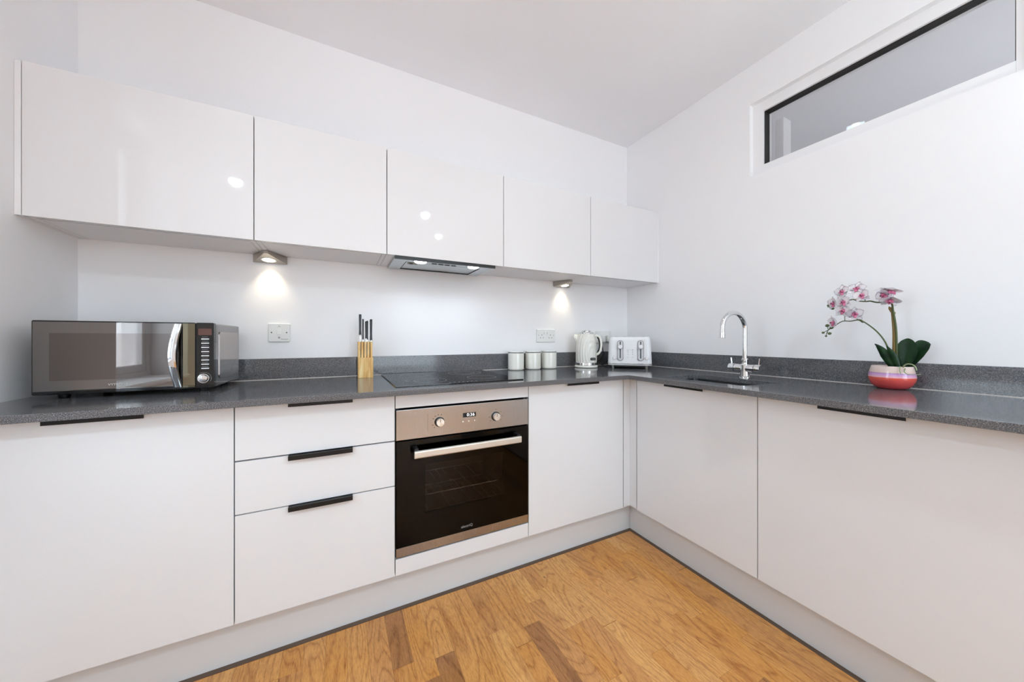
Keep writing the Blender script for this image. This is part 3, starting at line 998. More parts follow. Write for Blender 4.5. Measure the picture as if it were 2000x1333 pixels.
# ------------------------------------------------------------------ triangular under-cabinet lights
def tri_light(xc, lab, grp='under-cabinet triangle lights'):
    t = thing('under_cabinet_light', lab, 'light', (xc, 1.968, ZU0 + .0014), 0, grp)
    w, dpt = .068, .118
    # wedge body: deeper at the wall; the underside slopes up to the front apex
    b = bmesh.new()
    tp = [(-w, 0, 0), (w, 0, 0), (.008, -dpt, 0), (-.008, -dpt, 0)]
    bt = [(-w, 0, -.036), (w, 0, -.036), (.008, -dpt, -.015), (-.008, -dpt, -.015)]
    vt = [b.verts.new(p) for p in tp]; vb = [b.verts.new(p) for p in bt]
    b.faces.new(vt); b.faces.new(vb[::-1])
    for i in range(4): b.faces.new((vt[i], vb[i], vb[(i + 1) % 4], vt[(i + 1) % 4]))
    bmesh.ops.recalc_face_normals(b, faces=b.faces[:])
    bmesh.ops.bevel(b, geom=b.edges[:], offset=.0015, segments=2, profile=.6, affect='EDGES')
    o = obj('lamp_housing', b, M['nickel'], t)
    n = Vector((0, -.021, -dpt)).normalized()      # underside slope
    tilt = math.atan2(.021, dpt)
    c = (0, -.043, -.036 + .043 * .021 / dpt - .0006)
    b = newbm(); lathe(b, [(.0300, .002), (.0300, -.0015), (.0255, -.0015), (.0245, .001)], 36, cap=False)
    obj('bezel', b, M['steel_bright'], t, loc=c, rot=(-tilt, 0, 0))
    b = newbm(); lathe(b, [(0, -.0008), (.0235, -.0008), (.0245, .001), (0, .001)], 32)
    obj('lens', b, M['lamp_warm'], t, loc=c, rot=(-tilt, 0, 0))
    lamp('under_cabinet_beam', 'SPOT', (xc, 1.968 - .043, ZU0 - .036), SPOT_W, (1.0, .86, .60), .012, R(84), 1.0, (R(14), 0, 0))
tri_light(-.291, 'brushed nickel triangular light under the cabinets left of the hood')
tri_light(1.385, 'brushed nickel triangular light under the cabinets right of the hood, above the sockets')

# ------------------------------------------------------------------ sockets and switch
def plate(name, label, x0, x1, z0, z1, cat):
    t = thing(name, label, cat, ((x0 + x1) / 2, YW, (z0 + z1) / 2))
    w, h = (x1 - x0) / 2, (z1 - z0) / 2
    b = newbm(); rbox(b, -w, w, -.0105, -.0002, -h, h, .006, 'y', 4, .0035)
    obj('faceplate', b, M['plastic'], t)
    return t, w, h
t, w, h = plate('fused_switch', 'white single switch plate with small black print on the wall below the left light', -.2995, -.2120, 1.0755, 1.1640, 'switch')
b = newbm(); box(b, -.009, .009, -.0150, -.010, -.011, .013, .002, mtx=Matrix.Rotation(R(-4), 4, 'X')); obj('rocker', b, M['plastic'], t)
for s in (-1, 1):
    b = newbm(); lathe(b, [(0, 0), (.0030, 0), (.0026, .0012), (0, .0012)], 14); obj('screw', b, M['print_dark'], t, loc=(s * .0302, -.0105, .001), rot=(R(90), 0, 0))
b = newbm()
for a in (90, 210, 330):
    box(b, -.0006, .0006, -.0109, -.0104, .001, .006, mtx=Matrix.Translation((0, 0, .030)) @ Matrix.Rotation(R(a - 90), 4, 'Y'))
for a in (0, 60, 120, 180, 240, 300):
    box(b, -.0007, .0007, -.0109, -.0104, .001, .006, mtx=Matrix.Translation((0, 0, -.0235)) @ Matrix.Rotation(R(a), 4, 'Y'))
tag(obj('switch_symbols', b, M['print_dark'], t, smooth=False), kind='stuff')
text('lettering', 'Extractor', .0072, M['print_black'], t, (.0225, -.0108, -.0305), ext=.0001)

def socket(label, x0, x1, z0=1.068, z1=1.156):
    t, w, h = plate('double_socket', label, x0, x1, z0, z1, 'socket')
    for s in (-1, 1):
        b = newbm()
        box(b, s * .034 - .0018, s * .034 + .0018, -.0109, -.0104, .0010, .0085)
        box(b, s * .034 - .0135, s * .034 - .0075, -.0109, -.0104, -.0165, -.0125)
        box(b, s * .034 + .0075, s * .034 + .0135, -.0109, -.0104, -.0165, -.0125)
        obj('pin_holes', b, M['plastic_dark'], t, smooth=False)
        b = newbm(); box(b, s * .012 - .0055, s * .012 + .0055, -.0145, -.010, .010, .026, .0015, mtx=None); obj('rocker', b, M['plastic'], t)
    for s in (-1, 1):
        b = newbm(); lathe(b, [(0, 0), (.0026, 0), (.0022, .001), (0, .001)], 12); obj('screw', b, M['print_grey'], t, loc=(s * .060, -.0105, .002), rot=(R(90), 0, 0))
    return t
socket('white double wall socket above the canisters', 1.182, 1.328)
socket('white double wall socket half hidden behind the kettle and toaster', 1.690, 1.836, 1.060, 1.148)
# kettle / toaster plugs in that socket
for px, lab in ((1.729, 'white plug with dark cable in the left half of the hidden socket'), (1.797, 'white plug with dark cable beside the toaster top in the hidden socket')):
    t = thing('mains_plug', lab, 'plug', (px, YW - .0105, 1.092))
    b = newbm(); rbox(b, -.024, .024, -.030, -.001, -.024, .024, .008, 'y', 4, .003); obj('plug_body', b, M['plastic'], t)
    b = newbm(); e = 1.560 if px < 1.75 else 1.70
    tube(b, [(0, -.018, -.022), (.002, -.024, -.08), (.004, -.026, -.12), ((e - px) * .3, -.030, -.168), ((e - px) * .8, -.045, -.188), ((e - px), -.060 if px < 1.75 else -.05, -.1885)], .0034, 10, 6)
    obj('cable', b, M['black_satin'], t)

# ------------------------------------------------------------------ canisters
for k, (cx, lab) in enumerate(((.984, 'leftmost of the three cream lidded canisters, next to the hob'), (1.107, 'middle one of the three cream lidded canisters'), (1.228, 'rightmost of the three cream lidded canisters, nearest the kettle'))):
    t = thing('canister', lab, 'canister', (cx, 1.885, ZW), 0, 'row of three cream canisters on the worktop')
    b = newbm(); lathe(b, [(.0440, .0006), (.0465, .002), (.0490, .006), (.0500, .010), (.0500, .1), (.0494, .1045), (.0470, .1055)], 48); obj('jar_body', b, M['cream'], t)
    b = newbm(); lathe(b, [(.0482, .1055), (.0500, .1062), (.0500, .1092), (.0482, .1098)], 48); obj('lid_rim', b, M['cream_dark'], t)
    b = newbm(); lathe(b, [(.0470, .1098), (.0492, .1103), (.0492, .1160), (.0478, .1176), (0, .1180)], 48); obj('lid', b, M['plastic'], t)

# ------------------------------------------------------------------ kettle
t = thing('kettle', 'cream rippled electric kettle with chrome lid and base ring, left of the toaster', 'kettle', (1.500, 1.842, ZW), R(-33))
b = newbm(); lathe(b, [(.072, .0005), (.0765, .003), (.0775, .010), (.075, .017), (.066, .019)], 48); obj('power_base', b, M['cream'], t)
b = newbm(); lathe(b, [(.0715, .019), (.0735, .020), (.0725, .033), (.0705, .035)], 48); obj('chrome_ring', b, M['chrome'], t)
b = newbm(); lathe(b, [(.0705, .035), (.0712, .06), (.0695, .12), (.0655, .18), (.0600, .215), (.0545, .2265), (.050, .2285)], 64); obj('kettle_body', b, M['kettle_body'], t)
b = newbm(); lathe(b, [(.0505, .2285), (.0495, .234), (.044, .238), (.030, .2405), (.029, .246), (.027, .2485), (0, .2485)], 48); obj('lid', b, M['chrome'], t)
# spout
b = bmesh.new()
ring = []
for k, (cx, cz, rr, ry) in enumerate(((-.045, .182, .034, .024), (-.060, .196, .026, .019), (-.073, .206, .018, .014), (-.084, .212, .0125, .011))):
    ring.append([b.verts.new((cx + .25 * rr * math.cos(2 * math.pi * i / 20), ry * math.sin(2 * math.pi * i / 20), cz + rr * math.cos(2 * math.pi * i / 20))) for i in range(20)])
for a, c in zip(ring[:-1], ring[1:]):
    for i in range(20):
        b.faces.new((a[i], a[(i + 1) % 20], c[(i + 1) % 20], c[i]))
b.faces.new(ring[-1])
bmesh.ops.recalc_face_normals(b, faces=b.faces[:])
obj('spout', b, M['cream'], t)
b = newbm(); tube(b, [(.050, 0, .212), (.078, 0, .214), (.094, 0, .195), (.100, 0, .160), (.097, 0, .125), (.086, 0, .098), (.068, 0, .086)], .0085, 14, 6)
obj('handle', b, M['cream'], t)
b = newbm(); tube(b, [(.075, 0, .205), (.086, 0, .190), (.091, 0, .160), (.088, 0, .128), (.080, 0, .106)], .0062, 12, 6)
obj('handle_grip', b, M['black_satin'], t)
b = newbm(); rbox(b, -.0195, .0195, -.0030, .0005, -.008, .008, .003, 'y', 3)
bang = R(-32)
bd = obj('badge', b, M['black_satin'], t, loc=(.0712 * math.sin(-bang), -.0712 * math.cos(bang), .060), rot=(0, 0, -bang))
text('lettering', 'Breville', .0095, M['print_white'], bd, (0, -.0032, 0), ext=.0001)

# ------------------------------------------------------------------ toaster
t = thing('toaster', 'white four-slice toaster with two chrome-rimmed levers in the worktop corner', 'toaster', (1.768, 1.718, ZW), -R(44))
TW, TD = .135, .142
b = bmesh.new()
# tapering rounded body built from stacked rounded rectangles
def rrect(w, d, r, n=6):
    out = []
    for cx, cy, a0 in ((w - r, d - r, 0), (-w + r, d - r, 90), (-w + r, -d + r, 180), (w - r, -d + r, 270)):
        for k in range(n + 1):
            a = R(a0 + 90 * k / n)
            out.append((cx + r * math.cos(a), cy + r * math.sin(a)))
    return out
def loft(b, layers):
    prev = None
    for (w, d, r, z) in layers:
        cur = [b.verts.new((x, y, z)) for x, y in rrect(w, d, r)]
        if prev:
            for i in range(len(cur)): b.faces.new((prev[i], prev[(i + 1) % len(cur)], cur[(i + 1) % len(cur)], cur[i]))
        else: b.faces.new(cur[::-1])
        prev = cur
    b.faces.new(prev)
loft(b, [(.1360, TD, .030, .034), (.1350, TD, .030, .06), (.1310, TD - .004, .030, .14), (.1285, TD - .007, .030, .185), (.1260, TD - .010, .030, .198), (.1200, TD - .016, .028, .2055), (.112, TD - .024, .024, .2075)])
bmesh.ops.recalc_face_normals(b, faces=b.faces[:])
obj('toaster_body', b, M['toaster_white'], t)
b = bmesh.new(); loft(b, [(.1372, TD + .001, .030, .0285), (.1375, TD + .0015, .030, .0335)]); bmesh.ops.recalc_face_normals(b, faces=b.faces[:]); obj('chrome_band', b, M['steel_bright'], t)
b = bmesh.new(); loft(b, [(.125, TD - .012, .028, .0185), (.1350, TD - .002, .030, .0225), (.1365, TD, .030, .0282)]); bmesh.ops.recalc_face_normals(b, faces=b.faces[:]); obj('base_skirt', b, M['toaster_white'], t)
wb = newbm(); box(wb, -.10, .10, -TD + .03, TD - .03, .008, .0186, .002); obj('crumb_tray', wb, M['black_satin'], t)
for sx in (-1, 1):
    for sy in (-1, 1):
        b = newbm(); cyl(b, (sx * .103, sy * (TD - .022), .0003), (sx * .103, sy * (TD - .022), .020), .0075, .0085, 16, .001); obj('foot', b, M['cream_dark'], t)
yfz = lambda z: -(TD - .004 - (z - .14) * .06) if z > .14 else -(TD - (z - .06) * .05)
for lx in (-.058, .066):
    b = newbm(); rbox(b, -.0185, .0185, -.0035, .004, -.066, .066, .0180, 'y', 8)
    sl = obj('lever_slot', b, M['slot_rim'], t, loc=(lx, -TD + .0005, .118), rot=(R(-3), 0, 0))
    b = newbm(); rbox(b, -.0158, .0158, -.0042, -.002, -.063, .063, .0155, 'y', 8); obj('slot_plate', b, M['slot_plate'], sl)
    b = newbm(); box(b, -.0028, .0028, -.0050, -.0040, -.050, .058); obj('slot_groove', b, M['plastic_dark'], sl)
    b = newbm(); rbox(b, -.0140, .0140, -.021, -.0050, .0105, .0365, .0115, 'y', 6, .003); obj('lever', b, M['toaster_white'], sl)
for lx, rr in ((-.094, .0105), (.104, .0105)):
    b = newbm(); lathe(b, [(0, 0), (rr + .0015, 0), (rr + .0015, .004), (rr, .004), (rr, .012), (rr - .002, .0135), (0, .0135)], 28); obj('dial', b, M['toaster_white'], t, loc=(lx, -TD + .0012, .070), rot=(R(90), 0, 0))
    b = newbm(); lathe(b, [(rr + .0014, 0), (rr + .0024, 0), (rr + .0024, .003), (rr + .0014, .003)], 28, cap=False); obj('dial_ring', b, M['chrome'], t, loc=(lx, -TD + .0012, .070), rot=(R(90), 0, 0))
for lx in (-.010, .018):
    for lz in (.122, .108, .094, .074):
        b = newbm(); lathe(b, [(0, 0), (.0032, 0), (.0028, .0015), (0, .0015)], 14); obj('button', b, M['slot_plate'], t, loc=(lx, -TD + .0014, lz), rot=(R(90), 0, 0))
for k in range(4):
    wb = newbm(); xx = -.084 + k * .056; box(wb, xx - .011, xx + .011, -.10, .10, .2068, .2082, .0004); obj('bread_slot', wb, M['plastic_dark'], t)

# ------------------------------------------------------------------ knife block and knives
KX, KY = .1180, 1.840
t = thing('knife_block', 'pale wooden slatted knife block left of the hob', 'knife block', (KX, KY, ZW))
b = newbm(); box(b, -.034, .034, -.012, .075, .0003, .1000, .0015); obj('block_body', b, M['block'], t)
for k in range(5):
    xx = -.0300 + k * .01390
    b = newbm(); box(b, xx - .0042, xx + .0062, .000, .074, .1003, .1790, .0008); obj('slat', b, M['block'], t)
b = newbm(); box(b, -.0335, .0335, .066, .0755, .1003, .178, .0008); obj('back_slat', b, M['block'], t)
knives = [(-.0245, .010, .1045, .0080, .0058, 'tallest black-handled knife, leftmost in the block'),
          (-.0106, .026, .105, .0070, .0040, 'slim black-handled knife second from the left in the block'),
          (.0033, .008, .088, .0072, .0052, 'black-handled knife in the front middle of the block'),
          (.0103, .044, .098, .0060, .0046, 'black-handled knife behind the middle of the block'),
          (.0260, .014, .108, .0080, .0058, 'black-handled knife rightmost in the block')]
tops = [1.212, 1.190, 1.178, 1.182, 1.189]
for (kx, ky, hl, hy, hw, lab), zt in zip(knives, tops):
    t2 = thing('kitchen_knife', lab, 'knife', (KX + kx, KY + ky, ZW + .105), 0, 'black-handled knives in the wooden block')
    z1 = zt - ZW - .105
    z0 = z1 - hl
    b = newbm(); box(b, -.0010, .0010, -hy * .9, hy * .9, -.002, max(z0 + .004, .004), 0); obj('blade', b, M['steel_bright'], t2)
    b = bmesh.new()
    prev = None
    for (f, s) in ((0, .80), (.05, 1.0), (.25, .86), (.55, .9), (.85, 1.0), (.96, 1.0), (1.0, .75)):
        cur = [b.verts.new((hw * s * cx, hy * s * cy + (.002 * math.sin(f * 3)), z0 + hl * f)) for cx, cy in ((1, .6), (.6, 1), (-.6, 1), (-1, .6), (-1, -.6), (-.6, -1), (.6, -1), (1, -.6))]
        if prev:
            for i in range(8): b.faces.new((prev[i], prev[(i + 1) % 8], cur[(i + 1) % 8], cur[i]))
        else: b.faces.new(cur[::-1])
        prev = cur
    b.faces.new(prev)
    bmesh.ops.recalc_face_normals(b, faces=b.faces[:])
    obj('knife_handle', b, M['black_satin'], t2, angle=50)

# ------------------------------------------------------------------ microwave
MW, MH, MD = .445, .237, .30
MZ = .0145
mrot = R(-2)
t = thing('microwave', 'black microwave with smoked mirror door and chrome handle at the left end of the worktop', 'microwave', (-.408, 1.605, ZW), mrot)
# local frame: x from -MW (left) to 0 (right), y = 0 at the front, z up
b = newbm(); rbox(b, -MW + .002, -.001, .022, MD, MZ, MZ + MH - .002, .006, 'y', 3)
obj('casing', b, mat('casing_grey_gloss', srgb(140, 136, 136), .10, metal=.85), t)
# pressed side panel
b = newbm(); rbox(b, -.0015, .0018, .055, MD - .018, MZ + .03, MZ + MH - .032, .012, 'x', 4, .001)
obj('side_pressing', b, mat('casing_side', srgb(175, 165, 160), .10, metal=.9), t)
dx1 = -.052
d = newbm(); rbox(d, -MW, dx1, 0, .021, MZ + .001, MZ + MH, .004, 'y', 3, .001)
door = obj('door', d, M['black_gloss'], t)
b = newbm(); box(b, -MW + .003, dx1 - .038, -.0012, 0.0005, MZ + .012, MZ + MH - .004, .0004); obj('door_mirror', b, M['smoked'], door)
b = newbm(); box(b, -MW + .038, dx1 - .068, -.0017, -.0010, MZ + .045, MZ + MH - .040, .0002); obj('door_window', b, M['smoked_dark'], door)
b = newbm(); box(b, dx1 - .034, dx1 - .001, -.0014, 0.0005, MZ + .006, MZ + MH - .004, .0004); obj('door_trim', b, M['bronze_mirror'], door)
# curved chrome handle
b = bmesh.new()
prev = None
for k in range(25):
    f = k / 24
    s = math.sin(math.pi * f)
    xc = dx1 - .046 - .008 * s
    yy = -.004 - .022 * s
    zz = MZ + .008 + f * (MH - .014)
    cur = [b.verts.new((xc + px, yy + py, zz)) for px, py in ((-.012, .002), (-.010, -.003), (0, -.0045), (.010, -.003), (.012, .002), (.010, .005), (-.010, .005))]
    if prev:
        for i in range(7): b.faces.new((prev[i], prev[(i + 1) % 7], cur[(i + 1) % 7], cur[i]))
    else: b.faces.new(cur[::-1])
    prev = cur
b.faces.new(prev)
bmesh.ops.recalc_face_normals(b, faces=b.faces[:])
obj('handle', b, M['chrome'], door)
text('lettering', 'VYTRONIX', .0098, M['print_white'], door, (-.248, -.0019, MZ + .0265), sx=1.08)
# control panel
b = newbm(); rbox(b, dx1 + .0015, 0, .0, .021, MZ + .001, MZ + MH, .004, 'y', 3, .001)
cp = obj('control_panel', b, M['black_gloss'], t)
b = newbm(); box(b, dx1 + .008, -.006, -.0008, .0004, MZ + .192, MZ + .216, .0002); obj('display', b, mat('display_brown', srgb(96, 66, 58), .15), cp)
for k in range(8):
    zc = MZ + .178 - k * .0152
    b = newbm(); box(b, dx1 + .0165, -.0135, -.0016, .0004, zc - .0019, zc + .0019, .0005); obj('button', b, M['print_white'], cp)
b = newbm()
for k in range(8):
    zc = MZ + .178 - k * .0152 + .0072
    x = dx1 + .0185
    while x < -.0165:
        ww = random.uniform(.0012, .003)
        box(b, x, x + ww, -.0006, .0002, zc - .0008, zc + .0008); x += ww + .0009
obj('panel_print', b, M['print_grey'], cp, smooth=False)
b = newbm(); lathe(b, [(.0175, 0), (.0175, .004), (.0165, .006), (.0150, .006), (.0146, .004)], 36, cap=False)
kn = obj('dial', b, M['chrome'], cp, loc=(dx1 + .0235, 0, MZ + .0360), rot=(R(90), 0, 0))
b = newbm(); lathe(b, [(0, .001), (.0150, .001), (.0145, .008), (.012, .012), (.006, .0128), (0, .0128)], 36); obj('dial_cap', b, M['chrome'], kn)
b = newbm()
for k in range(16):
    a = R(-30 + k * 10)
    box(b, -.0010, .0010, -.0006, .0002, .0205, .0220, mtx=Matrix.Translation((dx1 + .0235, 0, MZ + .0360)) @ Matrix.Rotation(a, 4, 'Y'))
obj('dial_scale', b, M['print_grey'], cp, smooth=False)
for fx, fy in ((-MW + .05, .040), (-.04, .040), (-MW + .05, MD - .04), (-.04, MD - .04)):
    b = newbm(); cyl(b, (fx, fy, .0003), (fx, fy, MZ + .001), .013, .015, 18, .001); obj('foot', b, M['black_satin'], t)

# ------------------------------------------------------------------ orchid
OXp, OYp = 1.913, .514
t = thing('potted_orchid', 'white and pink orchid in a coral, lilac and beige banded bowl on the right worktop', 'plant', (OXp, OYp, ZW))
O = Vector((OXp, OYp, ZW))
b = newbm(); lathe(b, [(0, .0004), (.036, .0004), (.046, .006), (.057, .018), (.0635, .034), (.0645, .046), (.0625, .062), (.0585, .078), (.0560, .0875), (.0535, .0885), (.0525, .0865), (.055, .07), (.058, .05), (0, .05)], 56)
obj('pot', b, M['pot'], t)
b = newbm(); lathe(b, [(0, .074), (.02, .077), (.045, .073), (.0553, .066), (.0545, .058), (0, .055)], 32); obj('moss', b, M['soil'], t)
def wt_(p): return Vector(p) - O
b = newbm(); tube(b, [wt_(p) for p in ((1.905, .506, .965), (1.902, .504, 1.05), (1.900, .5035, 1.12), (1.898, .507, 1.196))], .0058, 12, 5, .0052); obj('support_cane', b, M['rod'], t)
b = newbm(); tube(b, [wt_(p) for p in ((1.905, .4985, .965), (1.900, .4975, 1.05), (1.896, .4980, 1.13), (1.892, .505, 1.20), (1.885, .509, 1.228), (1.880, .545, 1.233), (1.880, .563, 1.240), (1.880, .578, 1.240), (1.880, .601, 1.245), (1.880, .616, 1.252), (1.880, .640, 1.245), (1.880, .657, 1.246), (1.880, .682, 1.226), (1.880, .697, 1.228))], .0036, 10, 4, .0014); obj('flower_stem', b, M['stem'], t)
b = newbm(); tube(b, [wt_(p) for p in ((1.895, .510, .965), (1.890, .515, 1.03), (1.890, .524, 1.075), (1.890, .548, 1.119), (1.890, .581, 1.155), (1.885, .600, 1.167), (1.880, .623, 1.163), (1.880, .647, 1.164), (1.880, .674, 1.145), (1.880, .694, 1.128), (1.880, .700, 1.110))], .0030, 10, 4, .0013); obj('flower_stem', b, M['stem'], t)
for p in ((1.886, .592, 1.164), (1.886, .586, 1.158)):
    b = newbm(); lathe(b, [(0, -.004), (.004, 0), (.0035, .006), (0, .012)], 8, mtx=Matrix.Translation(wt_(p)) @ Matrix.Rotation(R(-60), 4, 'X')); obj('stem_node', b, M['stem'], t)
for p in ((1.897, .508, 1.195), (1.897, .504, 1.187), (1.897, .511, 1.202)):
    b = newbm(); lathe(b, [(0, -.006), (.006, 0), (.005, .008), (0, .016)], 8, mtx=Matrix.Translation(wt_(p)) @ Matrix.Rotation(R(-25), 4, 'X')); obj('stem_node', b, M['rod'], t)

# petals (shared meshes): elliptical, cupped, with the claw at the origin
def petal_mesh(name, length, width, cup, m):
    b = bmesh.new()
    nu, nv = 7, 4
    grid = []
    for i in range(nu + 1):
        u = i / nu
        row = []
        wv = width * (math.sin(math.pi * min(1, (u * .93 + .07)) ** .85) ** .75) * .5 if u < 1 else .0005
        for j in range(-nv, nv + 1):
            v = j / nv
            row.append(b.verts.new((wv * v, length * u, cup * (u * u) * length - .10 * wv * (1 - v * v) + .0012 * math.sin(6 * u + 3 * v))))
        grid.append(row)
    for i in range(nu):
        for j in range(2 * nv):
            b.faces.new((grid[i][j], grid[i][j + 1], grid[i + 1][j + 1], grid[i + 1][j]))
    bmesh.ops.solidify(b, geom=b.faces[:], thickness=.0006)
    bmesh.ops.recalc_face_normals(b, faces=b.faces[:])
    me = bpy.data.meshes.new(name); b.to_mesh(me); b.free()
    me.materials.append(m)
    for p in me.polygons: p.use_smooth = True
    return me
PB = petal_mesh('petal', .029, .034, .16, M['petal'])
PS = petal_mesh('petal', .030, .021, .12, M['petal'])
def lip_bm():
    b = newbm()
    lathe(b, [(0, 0), (.0035, .002), (.0045, .006), (.003, .010), (0, .012)], 12)
    for s in (-1, 1):
        lathe(b, [(0, 0), (.003, .003), (.002, .008), (0, .010)], 8, mtx=Matrix.Translation((s * .004, -.003, .002)) @ Matrix.Rotation(R(s * 35), 4, 'Y'))
    lathe(b, [(0, 0), (.004, .003), (.005, .008), (.002, .013), (0, .014)], 10, mtx=Matrix.Translation((0, -.004, .001)) @ Matrix.Rotation(R(65), 4, 'X'))
    return b
lipb = lip_bm(); LIP = bpy.data.meshes.new('flower'); lipb.to_mesh(LIP); lipb.free(); LIP.materials.append(M['lip'])
thb = newbm(); lathe(thb, [(0, .008), (.0022, .009), (.0028, .012), (0, .0145)], 10); TH = bpy.data.meshes.new('throat'); thb.to_mesh(TH); thb.free(); TH.materials.append(M['throat'])
FL = [((1.862, .641, 1.286), (-.9, .30, .15), 10), ((1.862, .597, 1.293), (-.9, -.10, .30), -10), ((1.852, .578, 1.264), (-.9, .25, .0), 15),
      ((1.862, .668, 1.240), (-.75, .65, .0), 0), ((1.850, .634, 1.242), (-.9, .2, -.1), 20), ((1.858, .637, 1.207), (-.95, .1, -.05), -15),
      ((1.856, .602, 1.190), (-.85, -.35, .05), 5), ((1.860, .669, 1.160), (-.7, .6, -.1), -5), ((1.868, .505, 1.273), (-.45, .15, -.85), 25),
      ((1.866, .505, 1.238), (-.55, .0, -.80), -20), ((1.874, .524, 1.262), (-.6, .5, -.45), 40)]
for i, (p, nrm, spin) in enumerate(FL):
    fo = bpy.data.objects.new('flower', LIP); COL.objects.link(fo); fo.parent = t
    q = Vector(nrm).normalized().to_track_quat('Z', 'Y')
    sc = 1.0 if i < 8 else 1.12
    fo.matrix_local = Matrix.Translation(wt_(p)) @ q.to_matrix().to_4x4() @ Matrix.Rotation(R(spin), 4, 'Z') @ Matrix.Scale(sc, 4)
    for k, (ang, me) in enumerate(((0, PS), (72, PB), (-72, PB), (140, PS), (-140, PS))):
        po = bpy.data.objects.new('petal', me); COL.objects.link(po); po.parent = fo
        po.rotation_euler = Euler((R(random.uniform(-8, 10)), R(random.uniform(-8, 8)), R(ang + random.uniform(-6, 6))))
        po.location = (0, 0, .0015 if me is PB else 0)
    th = bpy.data.objects.new('throat', TH); COL.objects.link(th); th.parent = fo
# short flower stalks
b = newbm()
for (p, nrm, s), st in zip(FL, [(1.88, .637, 1.247), (1.88, .601, 1.246), (1.88, .578, 1.241), (1.88, .660, 1.245), (1.88, .640, 1.245), (1.88, .640, 1.163), (1.88, .602, 1.166), (1.88, .672, 1.147), (1.885, .509, 1.228), (1.885, .509, 1.228), (1.882, .530, 1.231)]):
    b = newbm(); tube(b, [wt_(st), wt_((Vector(st) + Vector(p)) / 2 + Vector((.004, 0, .002))), wt_(Vector(p) + Vector((.002, 0, 0)))], .0012, 6, 3)
    obj('flower_stalk', b, M['stem'], t)
for p, r in (((1.88, .693, 1.234), .0058), ((1.88, .680, 1.220), .0062), ((1.88, .698, 1.147), .0070), ((1.88, .684, 1.138), .0068), ((1.88, .690, 1.113), .0064), ((1.88, .712, 1.117), .0052), ((1.88, .702, 1.102), .0042)):
    b = newbm(); lathe(b, [(0, -r * 1.05), (r * .7, -r * .6), (r, 0), (r * .75, r * .7), (0, r * 1.25)], 14, mtx=Matrix.Rotation(R(70), 4, 'X'))
    obj('bud', b, M['bud'], t, loc=wt_(p))
b = newbm()
for a, c in (((1.88, .694, 1.128), (1.88, .698, 1.147)), ((1.88, .690, 1.130), (1.88, .684, 1.138)), ((1.88, .697, 1.117), (1.88, .690, 1.113)), ((1.88, .694, 1.128), (1.88, .712, 1.117)), ((1.88, .700, 1.110), (1.88, .702, 1.102)), ((1.88, .682, 1.226), (1.88, .680, 1.220))):
    b = newbm(); tube(b, [wt_(a), wt_(c)], .0012, 6, 2)
    obj('bud_stalk', b, M['stem'], t)

def leaf(pts, widths, side, m, fold=.25):
    P = smooth_path([wt_(p) for p in pts], 6)
    b = bmesh.new(); grid = []
    n = len(P)
    for i, p in enumerate(P):
        f = i / (n - 1)
        tt = (P[min(i + 1, n - 1)] - P[max(i - 1, 0)]).normalized()
        s = Vector(side); s = (s - tt * s.dot(tt)).normalized()
        nn = tt.cross(s)
        # interpolate width
        g = f * (len(widths) - 1); k = min(int(g), len(widths) - 2)
        w = widths[k] * (1 - (g - k)) + widths[k + 1] * (g - k)
        grid.append([b.verts.new(p + s * w * v + nn * w * fold * v * v) for v in (-1, -.6, -.25, 0, .25, .6, 1)])
    for i in range(n - 1):
        for j in range(6): b.faces.new((grid[i][j], grid[i][j + 1], grid[i + 1][j + 1], grid[i + 1][j]))
    bmesh.ops.solidify(b, geom=b.faces[:], thickness=.0012)
    bmesh.ops.recalc_face_normals(b, faces=b.faces[:])
    return obj('leaf', b, m, t, angle=80)
leaf([(1.905, .485, .970), (1.905, .476, 1.01), (1.907, .472, 1.045), (1.910, .472, 1.075), (1.915, .472, 1.092)], [.006, .018, .027, .029, .026, .016, .002], (.1, 1, .15), M['leaf'], .2)
leaf([(1.925, .480, .970), (1.930, .463, 1.01), (1.935, .450, 1.045), (1.945, .440, 1.072), (1.955, .434, 1.080)], [.006, .016, .023, .024, .018, .003], (.3, 1, .6), M['leaf'], .2)
leaf([(1.895, .500, .970), (1.886, .513, 1.005), (1.880, .528, 1.04), (1.874, .541, 1.062), (1.870, .549, 1.071)], [.006, .013, .015, .010, .004, .0006], (.2, -1, .7), M['leaf'], .5)
leaf([(1.895, .490, .970), (1.888, .496, 1.00), (1.882, .503, 1.03), (1.878, .511, 1.050), (1.876, .517, 1.064)], [.005, .010, .011, .008, .004, .0006], (.2, -1, .6), M['leaf'], .5)
b = newbm()
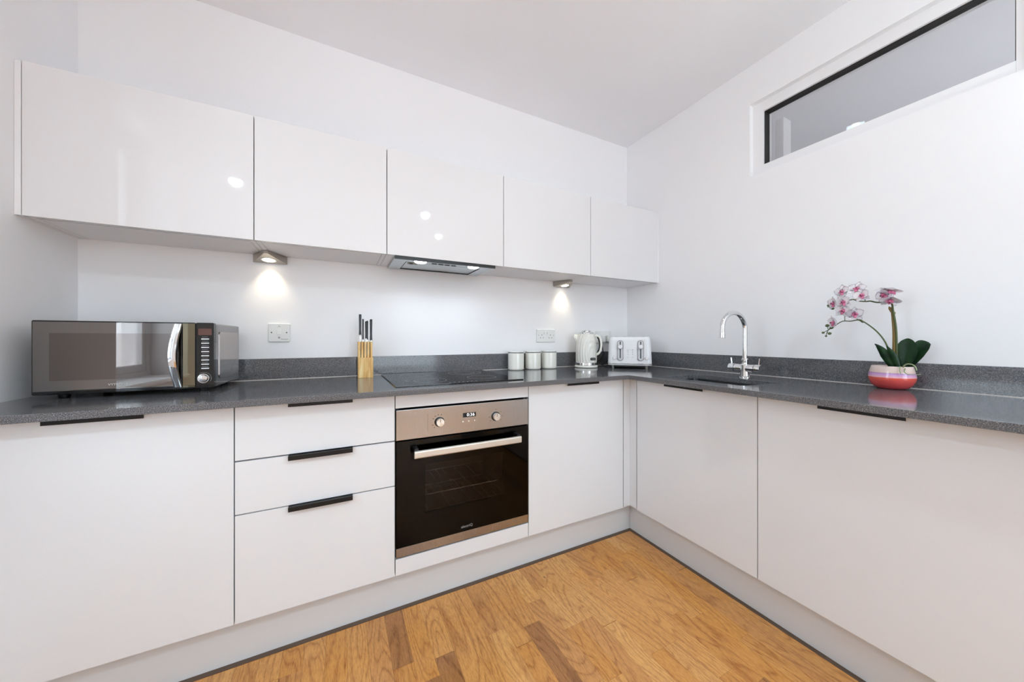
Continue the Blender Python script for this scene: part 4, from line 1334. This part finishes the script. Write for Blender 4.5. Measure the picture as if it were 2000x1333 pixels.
tube(b, [wt_(p) for p in ((1.885, .480, .972), (1.872, .472, .988), (1.866, .462, .997), (1.860, .447, .996), (1.858, .439, .986), (1.858, .437, .976))], .0026, 10, 5, .0018)
obj('aerial_root', b, M['root'], t)
b = newbm()
tube(b, [wt_(p) for p in ((1.880, .482, .985), (1.858, .478, .985), (1.852, .477, .972), (1.852, .474, .962))], .0019, 10, 5, .0012)
tube(b, [wt_(p) for p in ((1.880, .470, .980), (1.856, .466, .968), (1.852, .455, .960), (1.856, .440, .960), (1.862, .428, .963))], .0017, 10, 5, .0011)
obj('aerial_root', b, M['root'], t)

# ------------------------------------------------------------------ ceiling downlights
for k, (x, y) in enumerate(DOWNLIGHTS):
    where = ['over the worktop corner of the kitchen', 'left behind the camera', 'in the middle just behind the camera', 'far right behind the camera', 'in the middle of the rear room', 'by the rear wall on the left', 'by the rear wall on the right'][k]
    t = thing('ceiling_downlight', 'round white recessed ceiling downlight, ' + where, 'light', (x, y, ZC), 0, 'recessed ceiling downlights')
    b = newbm(); lathe(b, [(.021, -.005), (.041, -.006), (.044, -.002), (.044, 0)], 32, cap=False); obj('bezel', b, M['plastic'], t)
    b = newbm(); lathe(b, [(0, -.006), (.020, -.006), (.020, -.003), (0, -.003)], 24); obj('lens', b, M['lamp_down'], t)

# ------------------------------------------------------------------ floor lamp behind the camera, made an uplighter and placed as added fill light
t = thing('fill_floor_lamp', 'slim black uplighter floor lamp with a white bowl, added behind the camera as fill light', 'lamp', (UPLIGHT[0], UPLIGHT[1], 0.0))
b = newbm(); lathe(b, [(0, .0003), (.13, .0003), (.13, .012), (.12, .018), (0, .02)], 40); obj('base', b, M['black_satin'], t)
b = newbm(); cyl(b, (0, 0, .019), (0, 0, 1.20), .011); obj('pole', b, M['black_satin'], t)
b = newbm(); lathe(b, [(.012, 1.195), (.05, 1.20), (.11, 1.235), (.15, 1.295), (.153, 1.30), (.147, 1.30), (.108, 1.243), (.05, 1.21), (0, 1.205)], 40, cap=False); obj('lamp_shade', b, M['plastic'], t)
